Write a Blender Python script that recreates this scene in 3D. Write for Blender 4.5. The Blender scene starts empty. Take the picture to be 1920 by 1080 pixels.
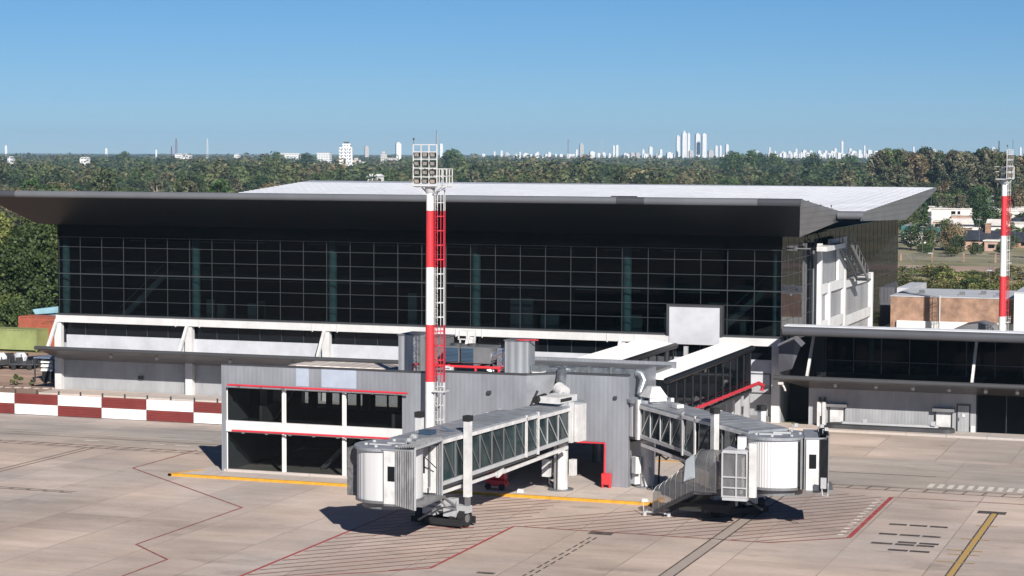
import bpy, math, random
import numpy as np
from mathutils import Matrix, Vector

S = bpy.context.scene
COL = S.collection
R = math.radians
PI = math.pi

# ------------------------------------------------------------------ camera
YAW, PITCH, ROLL = 0.34035, 0.06401, 0.0036
cam_d = bpy.data.cameras.new('camera'); cam_d.sensor_width = 36.0; cam_d.lens = 36.0*3900/1920
cam_d.clip_start = 1.0; cam_d.clip_end = 90000
cam = bpy.data.objects.new('camera', cam_d); COL.objects.link(cam)
_f = Vector((-math.sin(YAW)*math.cos(PITCH), math.cos(YAW)*math.cos(PITCH), -math.sin(PITCH)))
_r = _f.cross(Vector((0, 0, 1))).normalized(); _u = _r.cross(_f)
_r2 = _r*math.cos(ROLL)+_u*math.sin(ROLL); _u2 = _u*math.cos(ROLL)-_r*math.sin(ROLL)
_m = Matrix((_r2, _u2, -_f)).transposed().to_4x4(); _m.translation = Vector((0, 0, 21.0))
cam.matrix_world = _m
S.camera = cam

# ------------------------------------------------------------------ light
SUNV = Vector((7.4, -10.6, 7.2)).normalized()            # towards the sun
SUN_EL = math.asin(SUNV.z); SUN_ROT = math.atan2(SUNV.x, SUNV.y)
W = bpy.data.worlds.new('World'); S.world = W; W.use_nodes = True
nt = W.node_tree; nt.nodes.clear()
sky = nt.nodes.new('ShaderNodeTexSky'); sky.sky_type = 'NISHITA'; sky.sun_disc = False
sky.sun_elevation = SUN_EL; sky.sun_rotation = SUN_ROT
sky.altitude = 0; sky.air_density = 0.7; sky.dust_density = 0.0; sky.ozone_density = 2.0
bg = nt.nodes.new('ShaderNodeBackground'); bg.inputs['Strength'].default_value = 0.10
wo = nt.nodes.new('ShaderNodeOutputWorld')
stc = nt.nodes.new('ShaderNodeTexCoord'); ssp = nt.nodes.new('ShaderNodeSeparateXYZ'); srm = nt.nodes.new('ShaderNodeValToRGB'); smx = nt.nodes.new('ShaderNodeMix'); smx.data_type = 'RGBA'; smx.blend_type = 'MULTIPLY'; smx.inputs['Factor'].default_value = 1.0
nt.links.new(stc.outputs['Generated'], ssp.inputs[0]); nt.links.new(ssp.outputs[2], srm.inputs[0])   # clear, deep blue air: tint by true elevation, unseen zenith darkened to deepen shadows
e = srm.color_ramp.elements; e[0].position = 0.0; e[0].color = (0.215, 0.335, 0.585, 1); e[1].position = 0.14; e[1].color = (0.160, 0.345, 0.490, 1); e[0].color = (0.240, 0.335, 0.485, 1); q = e.new(0.55); q.color = (0.075, 0.165, 0.28, 1)
nt.links.new(sky.outputs[0], smx.inputs['A']); nt.links.new(srm.outputs[0], smx.inputs['B']); nt.links.new(smx.outputs['Result'], bg.inputs[0]); nt.links.new(bg.outputs[0], wo.inputs[0])
sl = bpy.data.lights.new('sun', 'SUN'); sl.energy = 5.0; sl.angle = R(0.53); sl.color = (1.0, 0.94, 0.86)
sun = bpy.data.objects.new('sun', sl); COL.objects.link(sun)
sun.rotation_euler = SUNV.to_track_quat('Z', 'Y').to_euler(); sun.location = (60, -80, 70)
vs = S.view_settings; vs.view_transform = 'Standard'; vs.look = 'None'; vs.exposure = 0.60; vs.gamma = 1.0
S.cycles.max_bounces = 8; S.cycles.transparent_max_bounces = 16; S.cycles.volume_bounces = 0
S.cycles.use_denoising = True

# ------------------------------------------------------------------ materials
def newmat(name):
    m = bpy.data.materials.new(name); m.use_nodes = True
    t = m.node_tree; b = t.nodes['Principled BSDF']
    return m, t, b
def N(t, kind, **kw):
    n = t.nodes.new(kind)
    for k, v in kw.items(): setattr(n, k, v)
    return n
def mat(name, col, rough=0.6, metal=0.0, var=0.10, scale=0.6, stretch=(1, 1, 1), spec=0.5, bump=0.0, bscale=6.0, coat=0.0, col2=None, dirt=0.0):
    """base colour broken up by two noises in object space (wear and grime with a shape of its own)"""
    m, t, b = newmat(name)
    b.inputs['Roughness'].default_value = rough; b.inputs['Metallic'].default_value = metal
    b.inputs['Specular IOR Level'].default_value = spec
    if coat: b.inputs['Coat Weight'].default_value = coat
    tc = N(t, 'ShaderNodeTexCoord'); mp = N(t, 'ShaderNodeMapping'); mp.inputs['Scale'].default_value = stretch
    t.links.new(tc.outputs['Object'], mp.inputs['Vector'])
    n1 = N(t, 'ShaderNodeTexNoise'); n1.inputs['Scale'].default_value = scale; n1.inputs['Detail'].default_value = 6; n1.inputs['Roughness'].default_value = 0.62
    t.links.new(mp.outputs[0], n1.inputs['Vector'])
    mx = N(t, 'ShaderNodeMix', data_type='RGBA')
    c2 = col2 or tuple(c*(1-2.2*var) for c in col)
    c1 = tuple(min(1, c*(1+var*1.1)) for c in col)
    mx.inputs['A'].default_value = (*c2, 1); mx.inputs['B'].default_value = (*c1, 1)
    rmp = N(t, 'ShaderNodeMapRange'); rmp.inputs['From Min'].default_value = 0.28; rmp.inputs['From Max'].default_value = 0.66
    t.links.new(n1.outputs['Fac'], rmp.inputs['Value']); t.links.new(rmp.outputs[0], mx.inputs['Factor'])
    out = mx.outputs['Result']
    if dirt:
        n3 = N(t, 'ShaderNodeTexNoise'); n3.inputs['Scale'].default_value = 1.0; n3.inputs['Detail'].default_value = 8; n3.inputs['Roughness'].default_value = 0.7
        mp3 = N(t, 'ShaderNodeMapping'); mp3.inputs['Scale'].default_value = (2.3, 2.3, 0.22)
        t.links.new(tc.outputs['Object'], mp3.inputs['Vector']); t.links.new(mp3.outputs[0], n3.inputs['Vector'])
        r3 = N(t, 'ShaderNodeMapRange'); r3.inputs['From Min'].default_value = 0.52; r3.inputs['From Max'].default_value = 0.75; r3.inputs['To Max'].default_value = dirt
        t.links.new(n3.outputs['Fac'], r3.inputs['Value'])
        mx3 = N(t, 'ShaderNodeMix', data_type='RGBA'); mx3.inputs['B'].default_value = (*[c*0.35+0.02 for c in col], 1)
        t.links.new(r3.outputs[0], mx3.inputs['Factor']); t.links.new(out, mx3.inputs['A']); out = mx3.outputs['Result']
    t.links.new(out, b.inputs['Base Color'])
    if bump:
        n2 = N(t, 'ShaderNodeTexNoise'); n2.inputs['Scale'].default_value = bscale; n2.inputs['Detail'].default_value = 4
        t.links.new(mp.outputs[0], n2.inputs['Vector'])
        bp = N(t, 'ShaderNodeBump'); bp.inputs['Strength'].default_value = bump; bp.inputs['Distance'].default_value = 0.05
        t.links.new(n2.outputs['Fac'], bp.inputs['Height']); t.links.new(bp.outputs[0], b.inputs['Normal'])
    return m
def ribbed(name, col, axis, pitch=0.30, rough=0.45, metal=0.3, var=0.12, depth=0.6, dirt=0.25, tone=0.14):
    """profiled sheet metal: sheets of slightly different tone, pressed ribs (bump) along the other axis"""
    m = mat(name, col, rough, metal, var, 0.5, (1, 1, 0.35) if axis != 2 else (0.35, 1, 1), dirt=dirt)
    t = m.node_tree; b = t.nodes['Principled BSDF']
    tc = N(t, 'ShaderNodeTexCoord'); sp = N(t, 'ShaderNodeSeparateXYZ'); t.links.new(tc.outputs['Object'], sp.inputs[0])
    ml = N(t, 'ShaderNodeMath', operation='MULTIPLY'); ml.inputs[1].default_value = 2*PI/pitch
    t.links.new(sp.outputs[axis], ml.inputs[0])
    sn = N(t, 'ShaderNodeMath', operation='SINE'); t.links.new(ml.outputs[0], sn.inputs[0])
    bp = N(t, 'ShaderNodeBump'); bp.inputs['Strength'].default_value = depth; bp.inputs['Distance'].default_value = 0.03
    t.links.new(sn.outputs[0], bp.inputs['Height']); t.links.new(bp.outputs[0], b.inputs['Normal'])
    # sheet-by-sheet tone
    dv = N(t, 'ShaderNodeMath', operation='DIVIDE'); dv.inputs[1].default_value = pitch*3.7
    t.links.new(sp.outputs[axis], dv.inputs[0])
    fl = N(t, 'ShaderNodeMath', operation='FLOOR'); t.links.new(dv.outputs[0], fl.inputs[0])
    wn = N(t, 'ShaderNodeTexWhiteNoise', noise_dimensions='1D'); t.links.new(fl.outputs[0], wn.inputs['W'])
    mr = N(t, 'ShaderNodeMapRange'); mr.inputs['To Min'].default_value = 1-tone; mr.inputs['To Max'].default_value = 1+tone*0.6
    t.links.new(wn.outputs['Value'], mr.inputs['Value'])
    src = b.inputs['Base Color'].links[0].from_socket
    hs = N(t, 'ShaderNodeHueSaturation'); t.links.new(src, hs.inputs['Color']); t.links.new(mr.outputs[0], hs.inputs['Value'])
    t.links.new(hs.outputs[0], b.inputs['Base Color'])
    return m
def glass(name, tint, refl=1.0, rough=0.01, f0=0.05):
    """tinted pane: a fresnel mix of mirror and tinted see-through"""
    m = bpy.data.materials.new(name); m.use_nodes = True; t = m.node_tree; t.nodes.clear()
    o = N(t, 'ShaderNodeOutputMaterial'); mx = N(t, 'ShaderNodeMixShader')
    tr = N(t, 'ShaderNodeBsdfTransparent'); tr.inputs[0].default_value = (*tint, 1)
    gl = N(t, 'ShaderNodeBsdfGlossy'); gl.inputs['Roughness'].default_value = rough; gl.inputs['Color'].default_value = (refl, refl, refl, 1)
    lf = N(t, 'ShaderNodeLayerWeight'); lf.inputs['Blend'].default_value = 0.5
    pw = N(t, 'ShaderNodeMath', operation='POWER'); pw.inputs[1].default_value = 5.0; t.links.new(lf.outputs['Facing'], pw.inputs[0])
    lw = N(t, 'ShaderNodeMath', operation='MULTIPLY_ADD'); lw.inputs[1].default_value = 0.95; lw.inputs[2].default_value = f0; t.links.new(pw.outputs[0], lw.inputs[0])
    tc = N(t, 'ShaderNodeTexCoord'); nz = N(t, 'ShaderNodeTexNoise'); nz.inputs['Scale'].default_value = 0.35; nz.inputs['Detail'].default_value = 2
    bp = N(t, 'ShaderNodeBump'); bp.inputs['Strength'].default_value = 0.10; bp.inputs['Distance'].default_value = 0.05
    t.links.new(tc.outputs['Object'], nz.inputs['Vector']); t.links.new(nz.outputs['Fac'], bp.inputs['Height'])
    t.links.new(bp.outputs[0], gl.inputs['Normal'])
    t.links.new(lw.outputs[0], mx.inputs[0]); t.links.new(tr.outputs[0], mx.inputs[1]); t.links.new(gl.outputs[0], mx.inputs[2])
    t.links.new(mx.outputs[0], o.inputs[0])
    return m

M = {}
M['white'] = mat('white_paint', (0.54, 0.54, 0.545), 0.45, var=0.10, dirt=0.4, scale=1.5)
M['white_b'] = mat('white_concrete', (0.56, 0.56, 0.565), 0.75, var=0.06, dirt=0.16, bump=0.1)
M['offwhite'] = mat('off_white_panel', (0.46, 0.475, 0.515), 0.55, var=0.07, dirt=0.12)
M['roofwhite'] = mat('white_roof_sheet', (0.72, 0.74, 0.79), 0.5, var=0.05, dirt=0.0)
M['siding'] = ribbed('grey_siding', (0.33, 0.34, 0.36), 0, 0.25, dirt=0.06, depth=0.12, tone=0.05, metal=0.1)
M['block'] = ribbed('block_cladding', (0.26, 0.275, 0.31), 0, 0.30, rough=0.42, metal=0.25, var=0.10, dirt=0.14, tone=0.08, depth=0.10)
M['block_y'] = ribbed('block_cladding_side', (0.26, 0.275, 0.31), 1, 0.30, rough=0.42, metal=0.25, var=0.06, dirt=0.05, tone=0.08, depth=0.10)
M['block_lt'] = mat('replaced_sheet', (0.40, 0.46, 0.56), 0.4, 0.2, var=0.05, scale=1.5)
M['fascia'] = mat('fascia_metal', (0.17, 0.18, 0.20), 0.38, 0.35, var=0.05, scale=0.3)
M['fascia_dk'] = mat('fascia_metal_dark', (0.075, 0.078, 0.092), 0.4, 0.3, var=0.06, scale=0.3)
M['lip'] = mat('canopy_lip_metal', (0.09, 0.093, 0.10), 0.36, 0.4, var=0.06)
def planked(name, col, axis, pitch, rough=0.5, metal=0.2, var=0.1, line=0.5):
    m = mat(name, col, rough, metal, var, 0.4)
    t = m.node_tree; b = t.nodes['Principled BSDF']
    tc = N(t, 'ShaderNodeTexCoord'); sp = N(t, 'ShaderNodeSeparateXYZ'); t.links.new(tc.outputs['Object'], sp.inputs[0])
    dv = N(t, 'ShaderNodeMath', operation='DIVIDE'); dv.inputs[1].default_value = pitch; t.links.new(sp.outputs[axis], dv.inputs[0])
    fr = N(t, 'ShaderNodeMath', operation='FRACT'); t.links.new(dv.outputs[0], fr.inputs[0])
    gt = N(t, 'ShaderNodeMath', operation='GREATER_THAN'); gt.inputs[1].default_value = 0.90; t.links.new(fr.outputs[0], gt.inputs[0])
    src = b.inputs['Base Color'].links[0].from_socket
    mx = N(t, 'ShaderNodeMix', data_type='RGBA'); mx.inputs['B'].default_value = (*[c*line for c in col], 1)
    t.links.new(gt.outputs[0], mx.inputs['Factor']); t.links.new(src, mx.inputs['A']); t.links.new(mx.outputs['Result'], b.inputs['Base Color'])
    return m
M['soffit'] = planked('dark_soffit', (0.012, 0.0125, 0.014), 2, 0.42, 0.42, 0.2)
M['gable'] = planked('grey_gable_boards', (0.15, 0.15, 0.155), 2, 0.45, 0.5, 0.15, line=0.55)
M['soffit_lo'] = mat('canopy_soffit', (0.17, 0.155, 0.15), 0.3, 0.5, var=0.15, scale=0.8, stretch=(0.5, 1, 3))
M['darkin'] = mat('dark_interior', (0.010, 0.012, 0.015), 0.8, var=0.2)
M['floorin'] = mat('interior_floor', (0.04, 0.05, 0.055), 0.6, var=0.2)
M['mull'] = mat('mullion_metal', (0.055, 0.062, 0.066), 0.4, 0.4, var=0.05)
M['mull_w'] = mat('white_mullion', (0.70, 0.70, 0.70), 0.5, var=0.03)
M['teal'] = mat('teal_column_paint', (0.30, 0.385, 0.375), 0.6, var=0.1)
M['glass'] = glass('tinted_glass', (0.42, 0.50, 0.52), 0.35, f0=0.02)
M['glass_b'] = glass('block_glass', (0.60, 0.62, 0.62), 0.35, f0=0.02)
M['glass_t'] = mat('tunnel_glass', (0.020, 0.036, 0.041), 0.10, 0.0, var=0.40, scale=0.9, stretch=(1, 1, 0.4), spec=0.8)
def blackglass():
    m, t, b = newmat('black_mirror_glass')
    b.inputs['Base Color'].default_value = (0.008, 0.010, 0.012, 1); b.inputs['Roughness'].default_value = 0.02
    b.inputs['IOR'].default_value = 1.45; b.inputs['Specular IOR Level'].default_value = 0.3; b.inputs['Specular Tint'].default_value = (.6, .6, .6, 1)
    tc = N(t, 'ShaderNodeTexCoord'); br = N(t, 'ShaderNodeTexBrick'); 
    nz = N(t, 'ShaderNodeTexNoise'); nz.inputs['Scale'].default_value = 0.4
    bp = N(t, 'ShaderNodeBump'); bp.inputs['Strength'].default_value = 0.12; bp.inputs['Distance'].default_value = 0.05
    t.links.new(tc.outputs['Object'], nz.inputs['Vector']); t.links.new(nz.outputs['Fac'], bp.inputs['Height']); t.links.new(bp.outputs[0], b.inputs['Normal'])
    t.nodes.remove(br)
    return m
def darkmirror():
    m = bpy.data.materials.new('dark_mirror_glass'); m.use_nodes = True; t = m.node_tree; t.nodes.clear()
    o = N(t, 'ShaderNodeOutputMaterial'); mx = N(t, 'ShaderNodeMixShader'); df = N(t, 'ShaderNodeBsdfDiffuse'); df.inputs[0].default_value = (.006, .008, .010, 1)
    gl = N(t, 'ShaderNodeBsdfGlossy'); gl.inputs['Roughness'].default_value = .02; gl.inputs['Color'].default_value = (.75, .75, .78, 1)
    lf = N(t, 'ShaderNodeLayerWeight'); lf.inputs['Blend'].default_value = 0.5; pw = N(t, 'ShaderNodeMath', operation='POWER'); pw.inputs[1].default_value = 5.0
    ma = N(t, 'ShaderNodeMath', operation='MULTIPLY_ADD'); ma.inputs[1].default_value = .62; ma.inputs[2].default_value = .03
    tc = N(t, 'ShaderNodeTexCoord'); nz = N(t, 'ShaderNodeTexNoise'); nz.inputs['Scale'].default_value = 0.5; bp = N(t, 'ShaderNodeBump'); bp.inputs['Strength'].default_value = 0.25; bp.inputs['Distance'].default_value = 0.05
    t.links.new(tc.outputs['Object'], nz.inputs['Vector']); t.links.new(nz.outputs['Fac'], bp.inputs['Height']); t.links.new(bp.outputs[0], gl.inputs['Normal'])
    t.links.new(lf.outputs['Facing'], pw.inputs[0]); t.links.new(pw.outputs[0], ma.inputs[0]); t.links.new(ma.outputs[0], mx.inputs[0])
    t.links.new(df.outputs[0], mx.inputs[1]); t.links.new(gl.outputs[0], mx.inputs[2]); t.links.new(mx.outputs[0], o.inputs[0]); return m
M['bglass'] = darkmirror()
M['red'] = mat('red_paint', (0.60, 0.035, 0.045), 0.4, var=0.08, dirt=0.15)
M['redrail'] = mat('red_rail_paint', (0.52, 0.03, 0.05), 0.45, var=0.1)
M['brick_red'] = mat('barrier_red', (0.155, 0.024, 0.020), 0.6, var=0.10, dirt=0.15)
M['bar_white'] = mat('barrier_white', (0.70, 0.70, 0.69), 0.6, var=0.04, dirt=0.12)
M['black'] = mat('black_rubber', (0.012, 0.012, 0.013), 0.7, var=0.2)
M['dgrey'] = mat('dark_grey_metal', (0.06, 0.062, 0.068), 0.5, 0.3, var=0.12)
M['mgrey'] = mat('mid_grey_metal', (0.20, 0.205, 0.215), 0.45, 0.4, var=0.12, dirt=0.2)
M['jroof'] = mat('bridge_roof_sheet', (0.27, 0.29, 0.32), 0.5, 0.25, var=0.14, scale=0.8, dirt=0.25)
M['lgrey'] = mat('light_grey_paint', (0.41, 0.42, 0.44), 0.45, 0.1, var=0.08, dirt=0.2)
M['galv'] = mat('galvanised_duct', (0.26, 0.285, 0.31), 0.35, 0.6, var=0.25, scale=2.0, dirt=0.2)
M['foil'] = mat('shiny_foil', (0.75, 0.76, 0.78), 0.2, 0.9, var=0.15, scale=6, bump=0.9, bscale=8)
M['acblue'] = ribbed('condenser_fins', (0.045, 0.085, 0.14), 2, 0.09, rough=0.5, metal=0.2, dirt=0.1)
M['curtain'] = ribbed('white_roller_curtain', (0.54, 0.545, 0.56), 0, 0.14, rough=0.5, metal=0.0, var=0.03, dirt=0.06, depth=0.35, tone=0.02)
M['bellows'] = mat('bellows_fabric', (0.25, 0.255, 0.27), 0.6, var=0.22, scale=3, stretch=(1, 1, 0.3), dirt=0.4)
M['screen'] = mat('dark_screen_fabric', (0.11, 0.11, 0.115), 0.6, var=0.3, scale=4)
M['bellows_dk'] = mat('dark_bellows_fabric', (0.085, 0.088, 0.098), 0.6, var=0.25, scale=3, stretch=(1, 1, 0.3))
M['kerb_y'] = mat('yellow_kerb_paint', (0.58, 0.29, 0.02), 0.6, var=0.12, dirt=0.35, scale=2)
M['brickw'] = mat('brick_wall', (0.30, 0.185, 0.13), 0.8, var=0.22, scale=1.2, dirt=0.2)
M['wood'] = mat('trunk_bark', (0.16, 0.12, 0.09), 0.9, var=0.25, scale=3)
M['bark_pale'] = mat('pale_bark', (0.30, 0.26, 0.22), 0.9, var=0.25, scale=3)
def polycarb():
    m = bpy.data.materials.new('clear_ribbed_sheet'); m.use_nodes = True; t = m.node_tree; t.nodes.clear()
    o = N(t, 'ShaderNodeOutputMaterial'); mx = N(t, 'ShaderNodeMixShader')
    tr = N(t, 'ShaderNodeBsdfTransparent'); tr.inputs[0].default_value = (0.75, 0.72, 0.70, 1)
    pr = N(t, 'ShaderNodeBsdfPrincipled'); pr.inputs['Base Color'].default_value = (0.21, 0.22, 0.235, 1); pr.inputs['Roughness'].default_value = 0.18
    nz = N(t, 'ShaderNodeTexNoise'); nz.inputs['Scale'].default_value = 1.6; nz.inputs['Detail'].default_value = 5
    mr = N(t, 'ShaderNodeMapRange'); mr.inputs['From Min'].default_value = 0.3; mr.inputs['From Max'].default_value = 0.7; mr.inputs['To Min'].default_value = 0.25; mr.inputs['To Max'].default_value = 0.7
    t.links.new(nz.outputs['Fac'], mr.inputs['Value']); t.links.new(mr.outputs[0], mx.inputs[0])
    t.links.new(tr.outputs[0], mx.inputs[1]); t.links.new(pr.outputs[0], mx.inputs[2]); t.links.new(mx.outputs[0], o.inputs[0])
    return m
M['poly'] = polycarb()
def leaf(name, cols, scale=0.12, rnd=True, trans=0.25):
    m, t, b = newmat(name)
    b.inputs['Roughness'].default_value = 0.6; b.inputs['Specular IOR Level'].default_value = 0.25
    ge = N(t, 'ShaderNodeNewGeometry'); nz = N(t, 'ShaderNodeTexNoise'); nz.inputs['Scale'].default_value = scale; nz.inputs['Detail'].default_value = 3
    t.links.new(ge.outputs['Position'], nz.inputs['Vector'])
    cr = N(t, 'ShaderNodeValToRGB'); els = cr.color_ramp.elements
    ps = [0.36+0.27*i/(len(cols)-1) for i in range(len(cols))]
    while len(els) < len(cols): els.new(0.5)
    for e, p, c in zip(els, ps, cols): e.position = p; e.color = (*c, 1)
    src = nz.outputs['Fac']
    if rnd:
        oi = N(t, 'ShaderNodeObjectInfo'); ad = N(t, 'ShaderNodeMath', operation='MULTIPLY_ADD'); ad.inputs[1].default_value = 0.45; ad.inputs[2].default_value = -0.22
        t.links.new(oi.outputs['Random'], ad.inputs[0]); a2 = N(t, 'ShaderNodeMath', operation='ADD')
        t.links.new(ad.outputs[0], a2.inputs[0]); t.links.new(src, a2.inputs[1]); src = a2.outputs[0]
    t.links.new(src, cr.inputs[0]); 
    n2 = N(t, 'ShaderNodeTexNoise'); n2.inputs['Scale'].default_value = scale*7; t.links.new(ge.outputs['Position'], n2.inputs['Vector'])
    mr = N(t, 'ShaderNodeMapRange'); mr.inputs['From Min'].default_value = 0.3; mr.inputs['From Max'].default_value = 0.7; mr.inputs['To Min'].default_value = 0.35; mr.inputs['To Max'].default_value = 1.75; t.links.new(n2.outputs['Fac'], mr.inputs['Value'])
    hs = N(t, 'ShaderNodeHueSaturation'); t.links.new(cr.outputs[0], hs.inputs['Color']); t.links.new(mr.outputs[0], hs.inputs['Value'])
    t.links.new(hs.outputs[0], b.inputs['Base Color'])
    return m
M['leaf_near'] = leaf('leaves_near', [(0.034, 0.054, 0.017), (0.068, 0.092, 0.026), (0.125, 0.14, 0.042)], 0.35)
M['leaf_mid'] = leaf('leaves_mid', [(0.026, 0.044, 0.019), (0.046, 0.070, 0.024), (0.074, 0.086, 0.032), (0.135, 0.108, 0.062)], 0.03)
M['leaf_dk'] = leaf('leaves_dark', [(0.022, 0.045, 0.018), (0.04, 0.075, 0.024), (0.06, 0.09, 0.03)], 0.06)
M['leaf_euc'] = leaf('leaves_eucalyptus', [(0.028, 0.042, 0.022), (0.052, 0.066, 0.034), (0.095, 0.094, 0.058)], 0.05)
M['leaf_far'] = leaf('leaves_far', [(0.022, 0.038, 0.021), (0.042, 0.064, 0.026), (0.066, 0.083, 0.033), (0.125, 0.103, 0.06)], 0.012, rnd=False)
M['shrub'] = leaf('shrub_leaves', [(0.05, 0.058, 0.02), (0.085, 0.092, 0.032), (0.15, 0.135, 0.055)], 0.15)

# ------------------------------------------------------------------ mesh helpers
class MB:
    def __init__(s): s.v = []; s.f = []; s.m = []; s.mi = 0; s.cuts = []
    def add(s, vs, fs):
        n = len(s.v); s.cuts.append((n, len(s.f))); s.v += [tuple(map(float, v)) for v in vs]; s.f += [tuple(n+i for i in f) for f in fs]; s.m += [s.mi]*len(fs)
        return s
    def box(s, x0, x1, y0, y1, z0, z1):
        if x0 > x1: x0, x1 = x1, x0
        if y0 > y1: y0, y1 = y1, y0
        if z0 > z1: z0, z1 = z1, z0
        return s.add([(x0,y0,z0),(x1,y0,z0),(x1,y1,z0),(x0,y1,z0),(x0,y0,z1),(x1,y0,z1),(x1,y1,z1),(x0,y1,z1)],
                     [(0,3,2,1),(4,5,6,7),(0,1,5,4),(1,2,6,5),(2,3,7,6),(3,0,4,7)])
    def hexa(s, p):   # 8 corner points, bottom ring then top ring
        return s.add(p, [(0,3,2,1),(4,5,6,7),(0,1,5,4),(1,2,6,5),(2,3,7,6),(3,0,4,7)])
    def quad(s, *p): return s.add(p, [tuple(range(len(p)))])
    def prism(s, poly, axis, a0, a1):
        """poly in the two other axes; axis 0: (y,z), 1: (x,z), 2: (x,y)"""
        def mk(p, a): return (a, p[0], p[1]) if axis == 0 else (p[0], a, p[1]) if axis == 1 else (p[0], p[1], a)
        n = len(poly); vs = [mk(p, a0) for p in poly]+[mk(p, a1) for p in poly]
        return s.add(vs, [tuple(range(n))[::-1], tuple(range(n, 2*n))]+[(i, (i+1) % n, n+(i+1) % n, n+i) for i in range(n)])
    def tube(s, pts, r, n=8, caps=True, r1=None):
        pts = [Vector(p) for p in pts]; k = len(pts); vs = []
        pt = None
        for i, p in enumerate(pts):
            d = (pts[min(i+1, k-1)]-pts[max(i-1, 0)]).normalized()
            up = Vector((0, 0, 1)) if abs(d.z) < 0.95 else Vector((1, 0, 0))
            a = d.cross(up).normalized(); b = a.cross(d)
            rr = r if r1 is None else r+(r1-r)*i/(k-1)
            vs += [p+(a*math.cos(2*PI*j/n+PI/n)+b*math.sin(2*PI*j/n+PI/n))*rr for j in range(n)]
        fs = [(i*n+j, i*n+(j+1) % n, (i+1)*n+(j+1) % n, (i+1)*n+j) for i in range(k-1) for j in range(n)]
        if caps: fs += [tuple(range(n))[::-1], tuple(range((k-1)*n, k*n))]
        return s.add(vs, fs)
    def bar(s, a, b, w, h=None):
        """square bar a-b"""
        a = Vector(a); b = Vector(b); h = h or w; d = (b-a).normalized()
        up = Vector((0, 0, 1)) if abs(d.z) < 0.95 else Vector((0, 1, 0))
        x = d.cross(up).normalized()*w/2; y = x.cross(d).normalized()*h/2
        return s.add([a-x-y, a+x-y, a+x+y, a-x+y, b-x-y, b+x-y, b+x+y, b-x+y],
                     [(0,3,2,1),(4,5,6,7),(0,1,5,4),(1,2,6,5),(2,3,7,6),(3,0,4,7)])
    def cyl(s, c, r, z0, z1, n=24, a0=0, a1=2*PI, r1=None):
        r1 = r if r1 is None else r1
        full = abs(a1-a0-2*PI) < 1e-6; k = n if full else n+1
        A = [a0+(a1-a0)*i/n for i in range(k)]
        vs = [(c[0]+r*math.cos(a), c[1]+r*math.sin(a), z0) for a in A]+[(c[0]+r1*math.cos(a), c[1]+r1*math.sin(a), z1) for a in A]
        e = k if full else k-1
        fs = [(i, (i+1) % k, k+(i+1) % k, k+i) for i in range(e)]+[tuple(range(k))[::-1], tuple(range(k, 2*k))]
        return s.add(vs, fs)
    def build(s, name, m, parent=None, smooth=False, world=False):
        if name in SPLIT and len(s.cuts) > 1:      # every piece an object of its own
            first = None; cuts = s.cuts+[(len(s.v), len(s.f))]
            for (v0, f0), (v1, f1) in zip(cuts[:-1], cuts[1:]):
                q = MB(); q.v = s.v[v0:v1]; q.f = [tuple(i-v0 for i in f) for f in s.f[f0:f1]]; q.m = s.m[f0:f1]
                o = q.build(name, m, parent, smooth, world); first = first or o
            return first
        me = bpy.data.meshes.new(name)
        vs = s.v
        if world and parent is not None:
            inv = WM[parent.name].inverted(); vs = [tuple(inv @ Vector(v)) for v in vs]
        me.from_pydata(vs, [], s.f)
        for x in (m if isinstance(m, list) else [m]): me.materials.append(M[x] if isinstance(x, str) else x)
        if isinstance(m, list): me.polygons.foreach_set('material_index', s.m)
        import bmesh
        bm = bmesh.new(); bm.from_mesh(me); bmesh.ops.recalc_face_normals(bm, faces=bm.faces); bm.to_mesh(me); bm.free()
        if smooth:
            me.polygons.foreach_set('use_smooth', [True]*len(me.polygons))
            try: me.set_sharp_from_angle(angle=R(40))
            except Exception: pass
        me.update()
        o = bpy.data.objects.new(name, me); COL.objects.link(o)
        if parent is not None: o.parent = parent; WM[o.name] = WM[parent.name]
        else: WM[o.name] = Matrix.Identity(4)
        return o
WM = {}
SPLIT = {'window_post', 'rail', 'shutter_rail', 'portal_frame', 'walkway_post', 'passage_column', 'wall_post', 'window_frame', 'support', 'roof_vent', 'rotunda_post', 'slide_post', 'wheel_guard', 'roof_bracket', 'brace', 'edge_rail', 'stair_tower_column', 'panel_frame_bar', 'sill_trim', 'balcony_rail', 'roof_lamp', 'pedestal_flange', 'end_rail', 'downlight', 'window', 'rail_bracket', 'control_box', 'cable_beam', 'bogie_strut', 'strap'}
def tag(o, label=None, cat=None, group=None, kind=None):
    if label: o['label'] = label
    if cat: o['category'] = cat
    if group: o['group'] = group
    if kind: o['kind'] = kind
    return o
def thing(name, label, cat, loc=(0, 0, 0), rz=0.0, group=None):
    o = bpy.data.objects.new(name, None); COL.objects.link(o); o.empty_display_size = 0.5
    o.location = loc; o.rotation_euler = (0, 0, rz)
    WM[o.name] = Matrix.Translation(Vector(loc)) @ Matrix.Rotation(rz, 4, 'Z')
    return tag(o, label, cat, group)
def dup(root, loc, rz=None, label=None, scale=None):
    r = root.copy(); COL.objects.link(r); r.location = loc
    if rz is not None: r.rotation_euler = (0, 0, rz)
    if scale: r.scale = scale if hasattr(scale, '__len__') else (scale,)*3
    if label: r['label'] = label
    for ch in root.children:
        c = ch.copy(); COL.objects.link(c); c.parent = r
        for g in ch.children:
            d = g.copy(); COL.objects.link(d); d.parent = c
    return r
def single(mb, name, m, label, cat, group=None, loc=(0, 0, 0), smooth=False):
    """a thing that is one mesh, its origin at its base"""
    mb.v = [(v[0]-loc[0], v[1]-loc[1], v[2]-loc[2]) for v in mb.v]
    o = mb.build(name, m, None, smooth); o.location = loc
    return tag(o, label, cat, group)
def struct(name, mb, m, **k):
    o = mb.build(name, m, None, **k); o['kind'] = 'structure'; return o

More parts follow.
